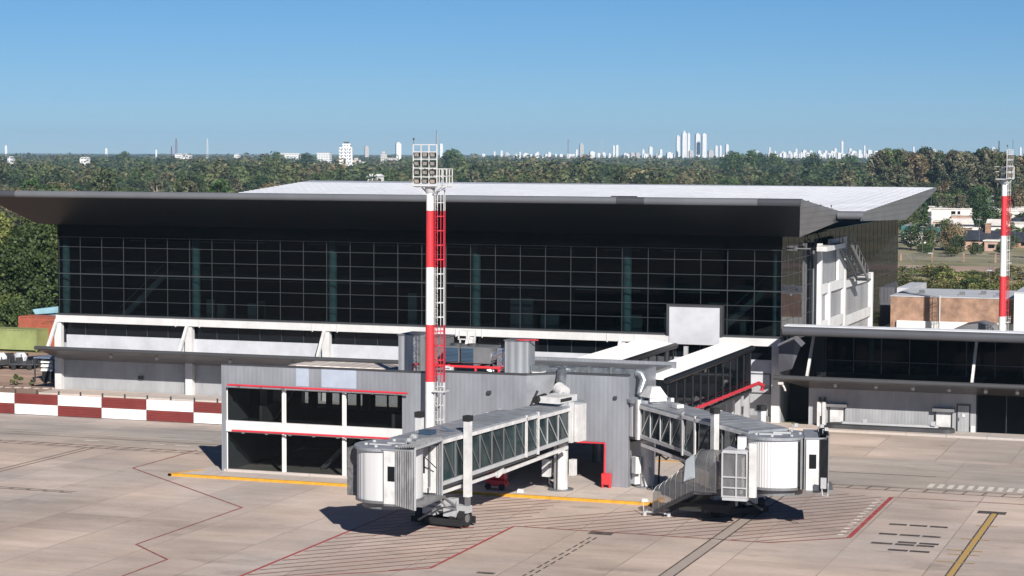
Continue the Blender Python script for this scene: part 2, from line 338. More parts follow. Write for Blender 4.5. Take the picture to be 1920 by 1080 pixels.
# ================================================================== THE GROUND
def ground_mat():
    m, t, b = newmat('terrain_grass'); b.inputs['Roughness'].default_value = 0.9
    ge = N(t, 'ShaderNodeNewGeometry')
    n1 = N(t, 'ShaderNodeTexNoise'); n1.inputs['Scale'].default_value = 0.012; n1.inputs['Detail'].default_value = 8
    mp = N(t, 'ShaderNodeMapping'); mp.inputs['Scale'].default_value = (0.35, 1.6, 1)
    t.links.new(ge.outputs['Position'], mp.inputs['Vector']); t.links.new(mp.outputs[0], n1.inputs['Vector'])
    cr = N(t, 'ShaderNodeValToRGB'); e = cr.color_ramp.elements
    e[0].position = 0.36; e[0].color = (0.05, 0.062, 0.026, 1); e[1].position = 0.62; e[1].color = (0.20, 0.165, 0.09, 1)
    x = e.new(0.48); x.color = (0.10, 0.105, 0.042, 1)
    t.links.new(n1.outputs['Fac'], cr.inputs[0]); t.links.new(cr.outputs[0], b.inputs['Base Color'])
    return m
M['terrain'] = ground_mat()
def apron_mat(name, base, slab=(5.0, 5.0), var=0.16, jd=0.55, streak=0.10):
    m, t, b = newmat(name); b.inputs['Roughness'].default_value = 0.82; b.inputs['Specular IOR Level'].default_value = 0.3
    L = t.links.new
    ge = N(t, 'ShaderNodeNewGeometry'); sp = N(t, 'ShaderNodeSeparateXYZ'); L(ge.outputs['Position'], sp.inputs[0])
    def math_(op, a, bv=None):
        n = N(t, 'ShaderNodeMath', operation=op)
        if hasattr(a, 'links'): L(a, n.inputs[0])
        else: n.inputs[0].default_value = a
        if bv is not None:
            if hasattr(bv, 'links'): L(bv, n.inputs[1])
            else: n.inputs[1].default_value = bv
        return n.outputs[0]
    ux = math_('DIVIDE', sp.outputs[0], slab[0]); uy = math_('DIVIDE', sp.outputs[1], slab[1])
    cb = N(t, 'ShaderNodeCombineXYZ'); L(math_('FLOOR', ux), cb.inputs[0]); L(math_('FLOOR', uy), cb.inputs[1])
    wn = N(t, 'ShaderNodeTexWhiteNoise', noise_dimensions='2D'); L(cb.outputs[0], wn.inputs['Vector'])
    def noise(sc, det, st=(1, 1, 1), ro=0.6):
        mp = N(t, 'ShaderNodeMapping'); mp.inputs['Scale'].default_value = st; L(ge.outputs['Position'], mp.inputs['Vector'])
        n = N(t, 'ShaderNodeTexNoise'); n.inputs['Scale'].default_value = sc; n.inputs['Detail'].default_value = det; n.inputs['Roughness'].default_value = ro
        L(mp.outputs[0], n.inputs['Vector']); return n.outputs['Fac']
    big = noise(0.055, 4); mid = noise(0.35, 6, (0.5, 1.6, 1)); fine = noise(3.0, 4)
    spot = noise(0.22, 7, (0.7, 1.3, 1), 0.7)
    def rng(v, a, b_, c, d):
        n = N(t, 'ShaderNodeMapRange'); n.inputs['From Min'].default_value = a; n.inputs['From Max'].default_value = b_; n.inputs['To Min'].default_value = c; n.inputs['To Max'].default_value = d; L(v, n.inputs['Value']); return n.outputs[0]
    val = rng(wn.outputs['Value'], 0, 1, 1-var*0.45, 1+var*0.35)
    val = math_('MULTIPLY', val, rng(big, 0.35, 0.65, 1-var, 1+var*0.6))
    val = math_('MULTIPLY', val, rng(mid, 0.3, 0.7, 1-streak, 1+streak))
    val = math_('MULTIPLY', val, rng(fine, 0.3, 0.7, 0.95, 1.05))
    val = math_('MULTIPLY', val, rng(spot, 0.57, 0.74, 1.0, 0.62))
    # joints
    jx = math_('GREATER_THAN', math_('ABSOLUTE', math_('SUBTRACT', math_('FRACT', ux), 0.5)), 0.5-0.035/slab[0])
    jy = math_('GREATER_THAN', math_('ABSOLUTE', math_('SUBTRACT', math_('FRACT', uy), 0.5)), 0.5-0.03/slab[1])
    j = math_('MAXIMUM', jx, math_('MULTIPLY', jy, 0.55))
    j = math_('MULTIPLY', j, rng(mid, 0.35, 0.6, 0.15, 1.0))
    val = math_('MULTIPLY', val, math_('SUBTRACT', 1.0, math_('MULTIPLY', j, jd)))
    mx = N(t, 'ShaderNodeMix', data_type='RGBA'); mx.inputs['A'].default_value = (*base, 1); mx.inputs['B'].default_value = (base[0]*0.83, base[1]*0.90, base[2]*0.98, 1)
    L(rng(noise(0.045, 3), 0.42, 0.60, 0, 1), mx.inputs['Factor'])
    hs = N(t, 'ShaderNodeHueSaturation'); L(mx.outputs['Result'], hs.inputs['Color']); L(val, hs.inputs['Value']); L(hs.outputs[0], b.inputs['Base Color'])
    bp = N(t, 'ShaderNodeBump'); bp.inputs['Strength'].default_value = 0.15; bp.inputs['Distance'].default_value = 0.02; L(fine, bp.inputs['Height']); L(bp.outputs[0], b.inputs['Normal'])
    return m
M['apron'] = apron_mat('apron_concrete', (0.485, 0.392, 0.335), jd=0.45, var=0.24, streak=0.13)
M['roadc'] = apron_mat('service_road_surface', (0.42, 0.36, 0.315), (9.0, 3.2), 0.16, 0.3, 0.18)
M['pave'] = apron_mat('pavement_concrete', (0.50, 0.43, 0.385), (3.0, 3.0), 0.10, 0.4)
M['gravel'] = apron_mat('brown_gravel', (0.36, 0.25, 0.19), (40.0, 40.0), 0.25, 0.0, 0.3)
M['dirt'] = apron_mat('dirt_track', (0.42, 0.29, 0.22), (40.0, 40.0), 0.25, 0.0, 0.3)
M['drygrass'] = mat('dry_grass', (0.27, 0.235, 0.12), 0.95, var=0.35, scale=0.25, stretch=(0.4, 1.4, 1))
def paint(name, col, wear=0.35):
    """worn road paint on the concrete"""
    m, t, b = newmat(name); b.inputs['Roughness'].default_value = 0.7
    ge = N(t, 'ShaderNodeNewGeometry'); n1 = N(t, 'ShaderNodeTexNoise'); n1.inputs['Scale'].default_value = 1.3; n1.inputs['Detail'].default_value = 8; n1.inputs['Roughness'].default_value = 0.75
    t.links.new(ge.outputs['Position'], n1.inputs['Vector'])
    mr = N(t, 'ShaderNodeMapRange'); mr.inputs['From Min'].default_value = 0.48; mr.inputs['From Max'].default_value = 0.70; mr.inputs['To Max'].default_value = wear
    t.links.new(n1.outputs['Fac'], mr.inputs['Value'])
    mx = N(t, 'ShaderNodeMix', data_type='RGBA'); mx.inputs['A'].default_value = (*col, 1); mx.inputs['B'].default_value = (0.33, 0.27, 0.23, 1)
    t.links.new(mr.outputs[0], mx.inputs['Factor']); t.links.new(mx.outputs['Result'], b.inputs['Base Color'])
    return m
M['p_red'] = paint('worn_red_paint', (0.33, 0.045, 0.05), 0.5)
M['p_red2'] = paint('faded_red_paint', (0.25, 0.075, 0.065), 0.7)
M['p_hatch'] = paint('faded_hatch_paint', (0.25, 0.105, 0.09), 0.55)
M['p_white'] = paint('worn_white_paint', (0.62, 0.59, 0.54), 0.6)
M['p_black'] = paint('black_paint', (0.06, 0.05, 0.045), 0.5)
M['p_dk'] = paint('faded_black_paint', (0.125, 0.105, 0.09), 0.7)
M['p_gray'] = paint('grey_fill_paint', (0.36, 0.305, 0.27), 0.8)
M['p_yel'] = paint('worn_yellow_paint', (0.46, 0.29, 0.07), 0.6)

g = MB(); g.quad((-60000, -20000, -0.06), (60000, -20000, -0.06), (60000, 80000, -0.06), (-60000, 80000, -0.06)); struct('ground', g, 'terrain')
g = MB(); g.quad((-240, -160, 0), (160, -160, 0), (160, 156.6, 0), (-98.3, 156.6, 0), (-98.3, 144.0, 0), (-240, 144.0, 0)); struct('apron', g, 'apron')
g = MB(); g.quad((-240, 130.8, 0.004), (-51.5, 130.8, 0.004), (-51.5, 140.3, 0.004), (-240, 140.3, 0.004))
g.quad((-36.2, 131.2, 0.004), (160, 131.2, 0.004), (160, 143.9, 0.004), (-36.2, 143.9, 0.004)); struct('service_road', g, 'roadc')
g = MB(); g.box(-99.3, -51.6, 156.6, 160.0, -0.05, 0.13); g.box(-33.4, 60, 156.9, 159.4, -0.05, 0.13); g.box(-51.6, -33.4, 157.4, 159.99, -0.05, 0.12); struct('pavement', g, 'pave')
g = MB(); g.quad((-300, 144.2, -0.02), (-99.6, 144.2, -0.02), (-99.6, 189, -0.02), (-300, 189, -0.02)); struct('gravel_yard', g, 'gravel')
# island under the boarding block, kerb painted yellow
isl = [(-66.0, 119.75), (-33.5, 119.75), (-33.5, 121.6), (-35.2, 129.6), (-35.2, 136.4), (-61.0, 136.4), (-64.6, 124.0)]
g = MB(); g.prism(isl, 2, -0.05, 0.14); struct('kerb_island', g, 'pave')
g = MB()
g.box(-66.1, -33.4, 119.5, 119.75, -0.04, 0.16)
g.hexa([(-66.1, 119.5, -.04), (-65.85, 119.5, -.04), (-64.6, 121.8, -.04), (-64.85, 121.9, -.04), (-66.1, 119.5, .155), (-65.85, 119.5, .155), (-64.6, 121.8, .155), (-64.85, 121.9, .155)])
g.box(-39.5, -34.6, 136.4, 136.7, -0.04, 0.16)
g.box(-33.5, -33.25, 119.5, 121.7, -0.04, 0.158)
struct('kerb', g, 'kerb_y')

def strip(g, a, b, w, z=0.010):
    a = Vector((*a, z)); b = Vector((*b, z)); d = (b-a).normalized(); n = Vector((-d.y, d.x, 0))*w/2
    g.quad(a-n, b-n, b+n, a+n)
def path(g, pts, w, z=0.010):
    for a, b in zip(pts[:-1], pts[1:]): strip(g, a, b, w, z)
def marking(name, g, m): return struct(name, g, m)
g = MB(); path(g, [(-69.9, 130.6), (-69.9, 121.6), (-56.0, 110.2), (-56.0, 97.7), (-52.4, 94.6), (-52.4, 60)], 0.14); marking('red_zigzag_marking', g, 'p_red2')
g = MB(); path(g, [(-46.9, 60), (-46.9, 106.0)], 0.18); path(g, [(-38.8, 97.2), (-38.8, 110.0)], 0.18); path(g, [(-20.35, 113.2), (-20.35, 127.75)], 0.28)
path(g, [(-46.8, 90.9), (-38.8, 97.2)], 0.13, 0.014)
path(g, [(-43.1, 107.75), (-40.75, 108.75)], 0.16, 0.014)
marking('red_line_marking', g, 'p_red')
g = MB(); path(g, [(-38.8, 110.05), (-24.2, 110.2)], 0.16, 0.014); path(g, [(-24.2, 110.2), (-20.35, 113.2)], 0.2, 0.014)
path(g, [(-20.3, 127.8), (40, 127.8)], 0.13, 0.014); path(g, [(-46.9, 119.2), (-46.9, 106.0)], 0.13); marking('thin_red_line_marking', g, 'p_red2')
# diagonal hatching inside the zones, clipped by hand to the zone
from itertools import count
def clip(poly, c):       # the line y = x + c against a convex polygon
    pts = []
    for (x0, y0), (x1, y1) in zip(poly, poly[1:]+poly[:1]):
        f0 = y0-x0-c; f1 = y1-x1-c
        if (f0 < 0) != (f1 < 0):
            k = f0/(f0-f1); pts.append((x0+(x1-x0)*k, y0+(y1-y0)*k))
    return pts if len(pts) == 2 else None
g = MB()
for poly in ([(-46.7, 91.2), (-38.9, 97.3), (-38.9, 110.0), (-38.9, 119.3), (-46.7, 119.3)], [(-38.9, 110.2), (-24.3, 110.3), (-20.6, 113.3), (-20.6, 127.4), (-32.6, 130.4), (-32.6, 119.3), (-38.9, 119.3)]):
    c = 60.0
    while c < 240:
        q = clip(poly, c)
        if q and (Vector(q[0])-Vector(q[1])).length > 0.4: strip(g, q[0], q[1], 0.14, 0.012)
        c += 1.32
marking('hatching_marking', g, 'p_hatch')
g = MB()
for i in range(13): strip(g, (-20.95, 113.7+i*1.02), (-20.95, 114.2+i*1.02), 0.32, 0.011)
for i in range(16):
    strip(g, (-18.7+i*0.62*1.0, 132.2), (-18.7+i*0.62, 133.9), 0.34, 0.016)
for i in range(14): strip(g, (-20.2+i*1.9, 127.62), (-19.4+i*1.9, 127.62), 0.12, 0.011)
path(g, [(-120, 135.1), (-71, 135.0)], 0.12, 0.016); path(g, [(-33, 141.3), (60, 141.3)], 0.12, 0.016)
path(g, [(-120, 140.6), (-66, 140.5)], 0.10, 0.012); path(g, [(-28, 109.9), (-26.8, 109.9)], 0.10, 0.018)
for x0 in (-72.5, -74.5, -80): strip(g, (x0, 132.2), (x0+1.2, 132.25), 0.3, 0.016)
marking('white_marking', g, 'p_white')
g = MB()
path(g, [(-27.35, 60), (-27.35, 130.2)], 0.10, 0.018); path(g, [(-26.65, 60), (-26.65, 130.2)], 0.10, 0.018)
for k in range(24):
    for x in (-33.72, -33.38): strip(g, (x, 80+k*1.2), (x, 80.75+k*1.2), 0.11)
strip(g, (-34.2, 109.6), (-32.85, 109.6), 0.72, 0.018); strip(g, (-36.2, 97.1), (-35.25, 97.1), 0.42)
for x0, x1, y in ((-18.95, -17.95, 118.3), (-17.8, -16.8, 118.3), (-16.65, -15.65, 118.3), (-19.0, -18.0, 115.1), (-17.85, -16.75, 115.1), (-16.6, -15.6, 115.1), (-18.95, -17.8, 112.2),
                  (-17.65, -16.6, 112.2), (-16.5, -15.55, 112.2), (-17.6, -16.6, 112.9), (-16.45, -15.4, 112.9), (-17.75, -16.7, 110.5), (-16.6, -15.55, 110.5)):
    strip(g, (x0, y), (x1, y), 0.48)
for y in (124.2,): strip(g, (-14.7, y), (-13.05, y), 0.95)
path(g, [(-13.9, 60), (-13.9, 123.8)], 0.09); path(g, [(-13.5, 60), (-13.5, 123.8)], 0.09)
marking('black_marking', g, 'p_black')
g = MB(); strip(g, (-27.0, 60), (-27.0, 130.2), 0.6, 0.014); marking('grey_lane_marking', g, 'p_gray')
g = MB()
path(g, [(-140, 130.15), (-68.5, 130.15)], 0.09, 0.018); path(g, [(-140, 129.0), (-68.5, 129.0)], 0.09, 0.010)
for i in range(60): strip(g, (-140+i*1.2, 129.0), (-139.6+i*1.2, 130.15), 0.10, 0.022)
path(g, [(-77.9, 60), (-77.9, 129.0)], 0.13, 0.014); path(g, [(-77.3, 60), (-77.3, 129.0)], 0.13, 0.014)
path(g, [(-140, 111.75), (-68.2, 111.75)], 0.10, 0.018); path(g, [(-140, 111.25), (-68.2, 111.25)], 0.10, 0.018)
for i in range(60): strip(g, (-140+i*1.2, 111.25), (-139.8+i*1.2, 111.75), 0.10, 0.022)
path(g, [(-140, 133.6), (-69, 133.5)], 0.14, 0.018)
path(g, [(-24.8, 131.55), (40, 131.55)], 0.09, 0.018); path(g, [(-24.8, 130.3), (40, 130.3)], 0.09, 0.018)
for i in range(54): strip(g, (-24.8+i*1.2, 130.3), (-24.6+i*1.2, 131.55), 0.12, 0.022)
path(g, [(-26.4, 136.7), (-18.9, 136.9)], 0.14, 0.018)
marking('faded_black_marking', g, 'p_dk')
g = MB(); strip(g, (-13.7, 60), (-13.7, 123.9), 0.26, 0.014)
for x0, x1, y in ((-14.6, -12.95, 110.4), (-14.5, -12.95, 115.1), (-14.2, -13.0, 119.5), (-14.9, -12.9, 108.2), (-14.8, -12.9, 111.6)): strip(g, (x0, y), (x1, y), 0.14, 0.018)
for i in range(10): strip(g, (-34.5+i*0.3, 96.0), (-34.3+i*0.3, 96.0), 0.2)
marking('yellow_marking', g, 'p_yel')

# ================================================================== MAIN TERMINAL
T = thing('terminal_building', 'long dark glazed airport terminal with flared white roof behind the boarding bridges', 'terminal', (-66.7, 185, 0))
def part(name, mb, m, parent=None, smooth=False, label=None):
    o = mb.build(name, m, parent or T, smooth, world=True)
    if label: o['label'] = label
    return o
XL, XR = -99.2, -34.3
# lower storeys
g = MB(); g.box(XL, XR, 160.15, 216, 0, 2.75); g.box(XL, -48, 160.35, 216, 2.75, 4.2); g.box(-48, XR, 160.15, 216, 2.75, 4.2)
part('lower_wall', g, 'siding')
g = MB()
cols = [-99.2+13.0*i for i in range(6)]
g.box(XL+0.6, XR-0.6, 160.12, 160.149, 3.0, 4.2); g.box(XL+0.6, XR-0.6, 160.12, 160.30, 4.2, 4.95); part('upper_wall', g, 'offwhite')
for i in range(5):
    x0 = cols[i]+0.33; x1 = cols[i+1]-0.33 if i < 4 else -34.95
    g = MB(); g.box(x0, x1, 160.42, 160.46, 4.95, 6.1); w = part('window', g, 'bglass')
    g = MB()
    n = 6
    for k in range(1, n): g.box(x0+(x1-x0)*k/n-0.03, x0+(x1-x0)*k/n+0.03, 160.34, 160.415, 4.95, 6.1)
    part('window_frame', g, 'mull', w)
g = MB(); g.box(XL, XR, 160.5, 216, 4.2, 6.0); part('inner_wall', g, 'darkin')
for i, x in enumerate(cols):
    xx = x if i < 5 else -34.62
    g = MB(); g.box(xx-0.33, xx+0.33, 159.62, 160.118, 0, 6.1); part('column', g, 'white_b')
    if i < 5:
        g = MB(); g.bar((xx-0.05, 159.6, 6.3), (xx-0.05, 158.1, 4.0), 0.24); part('brace', g, 'white')
g = MB(); g.box(XL-0.1, -43.2, 159.5, 160.4, 6.1, 6.7); g.box(-39.1, XR+0.1, 159.5, 160.4, 6.1, 6.7)
for x in cols[1:5]:
    for s in (-1, 1): g.box(x+s*1.15-0.04, x+s*1.15+0.04, 159.44, 159.498, 6.02, 6.7)
part('ring_beam', g, 'white_b')
g = MB(); g.box(-43.2, -39.1, 159.42, 160.6, 6.05, 9.0); part('service_panel', g, 'offwhite', label='pale blank panel set into the dark curtain wall')
g = MB(); g.box(-43.42, -43.22, 159.4, 160.5, 6.72, 9.2); g.box(-39.08, -38.88, 159.4, 160.5, 6.72, 9.2); g.box(-43.218, -39.082, 159.4, 160.5, 9.02, 9.2)
g.box(XL-0.2, -43.45, 159.7, 160.45, 6.72, 6.86); g.box(-38.85, XR+0.05, 159.7, 160.45, 6.72, 6.86)
part('sill_trim', g, 'dgrey')
# curtain wall
g = MB(); g.box(XL-0.15, -43.45, 160.0, 160.02, 6.87, 14.7); g.box(-43.45, -38.85, 160.0, 160.02, 9.22, 14.7); g.box(-38.85, XR, 160.0, 160.02, 6.87, 14.7)
cw = part('curtain_wall', g, 'glass')
g = MB()
for k in range(31):
    x = XL+k*2.1633
    z0 = 9.22 if -43.5 < x < -38.8 else 6.87
    g.box(x-0.025, x+0.025, 159.95, 159.995, z0, 13.6)
for z, h in ((8.05, .022), (9.2, .022), (10.38, .05), (11.57, .022), (12.75, .022), (13.62, .022)):
    if z < 9.21:
        g.box(XL-0.1, -43.45, 159.94, 159.99, z-h, z+h); g.box(-38.85, XR, 159.94, 159.99, z-h, z+h)
    else: g.box(XL-0.1, XR, 159.94, 159.99, z-h, z+h)
part('mullions', g, 'mull', cw)
g = MB(); g.box(XL-0.1, XR, 160.03, 160.9, 13.7, 14.7); part('head_shade_band', g, 'darkin')  # near-black strip standing in for the shade under the roof overhang
for x in cols:
    g = MB(); g.cyl((min(x, -34.9), 161.1), 0.36, 6.1, 14.6, 16); part('inner_column', g, 'teal', smooth=True)
g = MB(); g.box(XL, XR, 160.6, 172, 6.05, 6.2); g.box(XL, XR, 164.5, 172, 10.2, 10.55); part('inner_floor', g, 'floorin')
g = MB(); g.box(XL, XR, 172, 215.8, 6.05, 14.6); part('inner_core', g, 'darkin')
# things dimly seen inside: stair flights, ceiling lights hung low, luggage hall partitions
g = MB()
rr = random.Random(4)
for x in (-94.5, -40.5): 
    g.bar((x, 162.6, 6.3), (x+4.2, 162.9, 10.2), 0.25, 0.5); g.bar((x, 162.4, 7.3), (x+4.2, 162.7, 11.2), 0.06)
for k in range(14):
    x = rr.uniform(-97, -36); g.box(x, x+rr.uniform(.6, 2.5), 165.5, 165.7, 6.2, rr.uniform(7.2, 9.2))
for k in range(60):
    x = rr.uniform(-97, -36); w = rr.uniform(1.5, 5); z = rr.choice([9.9, 13.6, 13.2]); g.box(x, x+w, 163, 163.15, z, z+.1)
part('inner_fittings', g, 'mgrey')
# left and right sides
g = MB(); g.box(XL-0.15, XL-0.12, 160.02, 216, 6.2, 14.7); part('side_glazing', g, 'bglass')
g = MB(); g.box(XR, XR+0.03, 160.0, 216.8, 6.3, 14.65); g.box(XR, XR+0.03, 197.3, 216.8, 4.0, 6.3)
sg = part('side_glazing', g, 'bglass')
g = MB()
for k in range(1, 26): 
    y = 160+k*2.2
    g.box(XR+0.03, XR+0.045, y-0.02, y+0.02, 6.3, 14.6)
for z in (8.05, 9.2, 10.38, 11.57, 12.75): g.box(XR+0.03, XR+0.044, 160, 216.8, z-.02, z+.02)
part('mullions', g, 'dgrey', sg)
g = MB(); g.box(XL, XR-0.01, 216, 216.5, 0, 14.6); g.box(XL-0.11, XL, 160.5, 216, 0, 6.15); part('rear_wall', g, 'siding')
# stair tower on the right side
TX = -33.6
g = MB()
for y, z in ((172.0, 13.7), (175.9, 10.2), (183.0, 13.9), (197.1, 10.0)): g.box(TX-0.25, TX+0.12, y-0.28, y+0.28, 0, z)
g.box(TX-0.2, TX+0.02, 172.3, 182.7, 9.4, 10.2); g.box(TX-0.2, TX+0.02, 183.3, 196.8, 9.3, 9.95)
g.box(TX-0.2, TX+0.02, 172.3, 182.7, 6.2, 7.1); g.box(TX-0.2, TX+0.02, 183.3, 196.8, 5.9, 6.75)
part('stair_tower_frame', g, 'white_b')
g = MB(); g.box(TX-0.65, TX-0.25, 172.2, 182.9, 0, 13.1); g.box(TX-0.65, TX-0.25, 183.1, 196.9, 0, 9.9); part('stair_tower_wall', g, ribbed('tower_sheet', (0.33, 0.34, 0.36), 1, 0.5, dirt=0.1))
g = MB(); g.box(TX-0.2, TX+0.1, 176.2, 182.7, 13.1, 13.9); g.box(TX-0.2, TX+0.05, 180.0, 182.7, 10.2, 13.1); part('stair_tower_head', g, 'white_b')
g = MB(); g.box(TX+0.13, TX+1.0, 169.6, 178.0, 13.15, 13.55)
part('stair_balcony', g, 'white')
g = MB()
a = Vector((TX+0.35, 178.4, 13.5)); b = Vector((TX+0.35, 187.2, 9.9))
for s in (0, 1.0):
    g.bar(a+Vector((s, 0, 0)), b+Vector((s, 0, 0)), 0.10, 0.35)
    g.bar(a+Vector((s, 0, 1.0)), b+Vector((s, 0, 1.0)), 0.07)
    for k in range(7): p = a.lerp(b, k/6)+Vector((s, 0, 0)); g.bar(p, p+Vector((0, 0, 1)), 0.06)
for k in range(14): p = a.lerp(b, (k+.5)/14); g.box(p.x, p.x+1.0, p.y-0.18, p.y+0.18, p.z-0.03, p.z+0.03)
g.box(TX+0.3, TX+1.4, 187.2, 188.6, 9.75, 9.9)
part('outside_stair', g, 'mgrey')
# roof
def roof_poly(pts, x0, x1, th, g): g.prism([(y, z) for y, z in pts]+[(y, z-th) for y, z in reversed(pts)], 0, x0, x1)
g = MB()
g.hexa([(-102.4, 154.6, 17.66), (-31.95, 154.6, 17.66), (-31.95, 172, 16.26), (-94.3, 172, 16.26), (-102.4, 154.6, 17.76), (-31.95, 154.6, 17.76), (-31.95, 172, 16.36), (-94.3, 172, 16.36)])
g.hexa([(-94.3, 172, 16.26), (-29.9, 172, 16.26), (-29.9, 212.8, 17.76), (-101.2, 216.5, 17.88), (-94.3, 172, 16.36), (-29.9, 172, 16.36), (-29.9, 212.8, 17.86), (-101.2, 216.5, 17.98)])
rf = part('roof', g, ribbed('roof_sheet', (0.43, 0.445, 0.49), 0, 0.9, rough=0.45, metal=0.1, var=0.03, depth=0.9, dirt=0.0, tone=0.03))
g = MB()
for k in range(1, 24): 
    y = 172+k*1.7; z = 16.36+(y-172)*1.5/40.8
    g.box(-94.3-(y-172)*.15, -30.0, y-0.03, y+0.03, z, z+0.035)
part('roof_seam', g, 'roofwhite', rf)
g = MB()
A = [(-103.4, 154.5, 17.22), (-94.9, 154.5, 17.22), (-98.9, 159.6, 14.72), (-101.2, 159.6, 14.76)]
g.quad(*A); g.quad((-94.9, 154.5, 17.22), (-34.9, 154.5, 17.22), (-33.9, 159.6, 14.70), (-98.9, 159.6, 14.72)); g.quad((-34.9, 154.5, 17.22), (-31.8, 154.5, 17.25), (-32.9, 159.6, 14.70), (-33.9, 159.6, 14.70))
g.quad((-101.2, 159.6, 14.76), (-32.9, 159.6, 14.70), (-32.9, 172, 14.8), (-101.2, 172, 14.8))
part('front_soffit', g, 'soffit')
g = MB(); g.quad((-31.76, 154.4, 17.76), (-31.76, 154.4, 17.22), (-32.85, 159.6, 14.68), (-32.1, 171.6, 15.55), (-31.9, 172.0, 16.38))
part('gable', g, 'gable')
g = MB(); g.quad((-29.86, 170.6, 16.42), (-29.86, 212.9, 17.88), (-29.86, 213.0, 17.6), (-29.9, 193.6, 15.12), (-29.9, 169.5, 15.7)); part('gable', g, 'gable')
g = MB(); g.quad((-101.2, 193.6, 15.12), (-29.95, 193.6, 15.12), (-29.9, 213.0, 17.6), (-101.2, 213, 17.6)); g.quad((-101.2, 172, 14.9), (-29.95, 169.5, 15.68), (-29.95, 193.6, 15.12), (-101.2, 193.6, 14.9)); part('rear_soffit', g, 'soffit')
g = MB(); g.quad((-102.4, 154.4, 17.7), (-103.4, 154.5, 17.22), (-101.2, 159.6, 14.76), (-99.2, 172, 15.2), (-94.3, 172, 16.36)); g.quad((-94.3, 172, 16.3), (-101.2, 216.5, 17.9), (-99.2, 193.6, 15.1), (-99.2, 172, 15.2)); part('gable', g, 'gable')
def lip(x0, x1, y, z, rx, rz, m, name='fascia', parent=None, n=14, p=None, th=0.0):
    poly = [(y+rx*math.cos(a), z+rz*math.sin(a)) for a in [2*PI*k/n for k in range(n)]]
    g = MB(); g.prism(poly, 0, x0, x1); return part(name, g, m, p, smooth=True)
edges = [(-103.5, -99.95, 'fascia_dk'), (-99.95, -70.0, 'fascia'), (-70, -46.1, 'fascia'), (-46.1, -43.9, 'fascia_dk'), (-43.9, -34.98, 'fascia'), (-34.98, -31.72, 'fascia_dk')]
for a, b, m in edges: lip(a+0.01, b-0.01, 154.42, 17.49, 0.26, 0.30, m)
lip(-31.9, -29.8, 170.4, 16.1, 0.34, 0.36, 'fascia')
g = MB(); g.box(-46.6, -44.6, 154.45, 154.9, 17.77, 17.85); part('roof_hatch', g, 'dgrey')
# small things on the roof edge at the right end
g = MB()
for y in (156.5, 159.0, 164.0, 168.5): g.cyl((-32.1, y), 0.05, 17.0, 17.95-(y-154)*0.08, 6); g.box(-32.25, -32.0, y-.1, y+.1, 17.8-(y-154)*.08, 17.9-(y-154)*.08)
part('roof_bracket', g, 'dgrey')
# low canopy along the foot of the wall
g = MB(); g.hexa([(-99.2, 156.2, 4.02), (-44.6, 156.2, 4.02), (-44.6, 160.1, 3.62), (-99.2, 160.1, 3.62), (-99.2, 156.2, 4.16), (-44.6, 156.2, 4.16), (-44.6, 160.1, 3.74), (-99.2, 160.1, 3.74)])
cn = part('canopy', g, 'lip')
g = MB(); g.quad((-99.2, 156.25, 3.95), (-44.6, 156.25, 3.95), (-44.6, 160.1, 2.70), (-99.2, 160.1, 2.70)); g.quad((-99.2, 156.25, 3.95), (-99.2, 160.1, 2.7), (-99.2, 160.1, 3.7), (-99.2, 156.25, 4.1)); part('canopy_soffit', g, 'soffit_lo', cn)
poly = [(156.1+0.17*math.cos(a), 4.09+0.17*math.sin(a)) for a in [2*PI*k/12 for k in range(12)]]
g = MB(); g.prism(poly, 0, -99.3, -44.6); part('canopy_lip', g, 'lip', cn, smooth=True)
for x in (-92.5, -88, -81, -75.2, -69): 
    g = MB(); g.cyl((x, 157.3), 0.13, 3.3, 3.55, 10); part('downlight', g, 'white', cn)
g = MB(); g.box(-91.4, -90.9, 160.0, 160.14, 1.2, 1.5); part('wall_vent', g, 'dgrey')
# right end of the ground floor: piers, framed panels, red rail
g = MB(); g.box(-38.6, -37.45, 157.2, 159.9, 0.1, 2.9); part('pier', g, 'white_b')
g = MB()
for x0, x1 in ((-39.9, -38.75), (-37.3, -35.1)):
    for a, b, c, d in ((x0, x0+.08, 2.3, 3.9), (x1-.08, x1, 2.3, 3.9), (x0+.08, x1-.08, 3.82, 3.9), (x0+.08, x1-.08, 2.3, 2.38)): g.box(a, b, 160.08, 160.14, c, d)
part('panel_frame', g, 'dgrey')
g = MB(); g.box(-48, XR-0.5, 159.9, 160.149, 0, 0.55); part('base_strip', g, 'mgrey')
g = MB(); g.box(-36.3, -35.9, 156.0, 156.4, 0.1, 6.2); g.box(-41.1, -40.8, 156.0, 156.3, 0.1, 6.2); part('walkway_post', g, 'lgrey')

# ================================================================== BOARDING BLOCK (windowed part + raised part)
T = thing('boarding_block', 'grey metal-clad boarding block with six big dark windows, standing on the kerbed island', 'terminal block', (-50, 127, 0.14))
Z0 = 0.14
X0, X1, YF, YB = -63.36, -49.0, 121.8, 134.0
g = MB()
g.box(X0, -63.03, YF, YF+0.4, Z0, 7.2); g.box(-50.52, X1, YF, YF+0.4, Z0, 7.2); g.box(-63.03, -50.52, YF, YF+0.4, 5.72, 7.2)
part('front_wall', g, 'block')
g = MB(); g.box(X0+0.02, X0+0.3, YF+0.4, YB, Z0, 6.12); g.box(X1-0.3, X1-0.02, YF+0.4, YB, Z0, 7.18); part('side_wall', g, 'block_y')
g = MB(); g.box(-57.95, -57.05, YF-0.012, YF-0.002, 5.98, 7.15); g.box(-56.15, -53.7, YF-0.012, YF-0.002, 5.98, 7.15); part('patched_sheet', g, 'block_lt', label='paler blue-grey sheets patched into the wall')
g = MB(); g.box(-63.03, -50.52, YF-0.03, YF+0.3, 2.80, 3.52); part('spandrel', g, 'white_b')
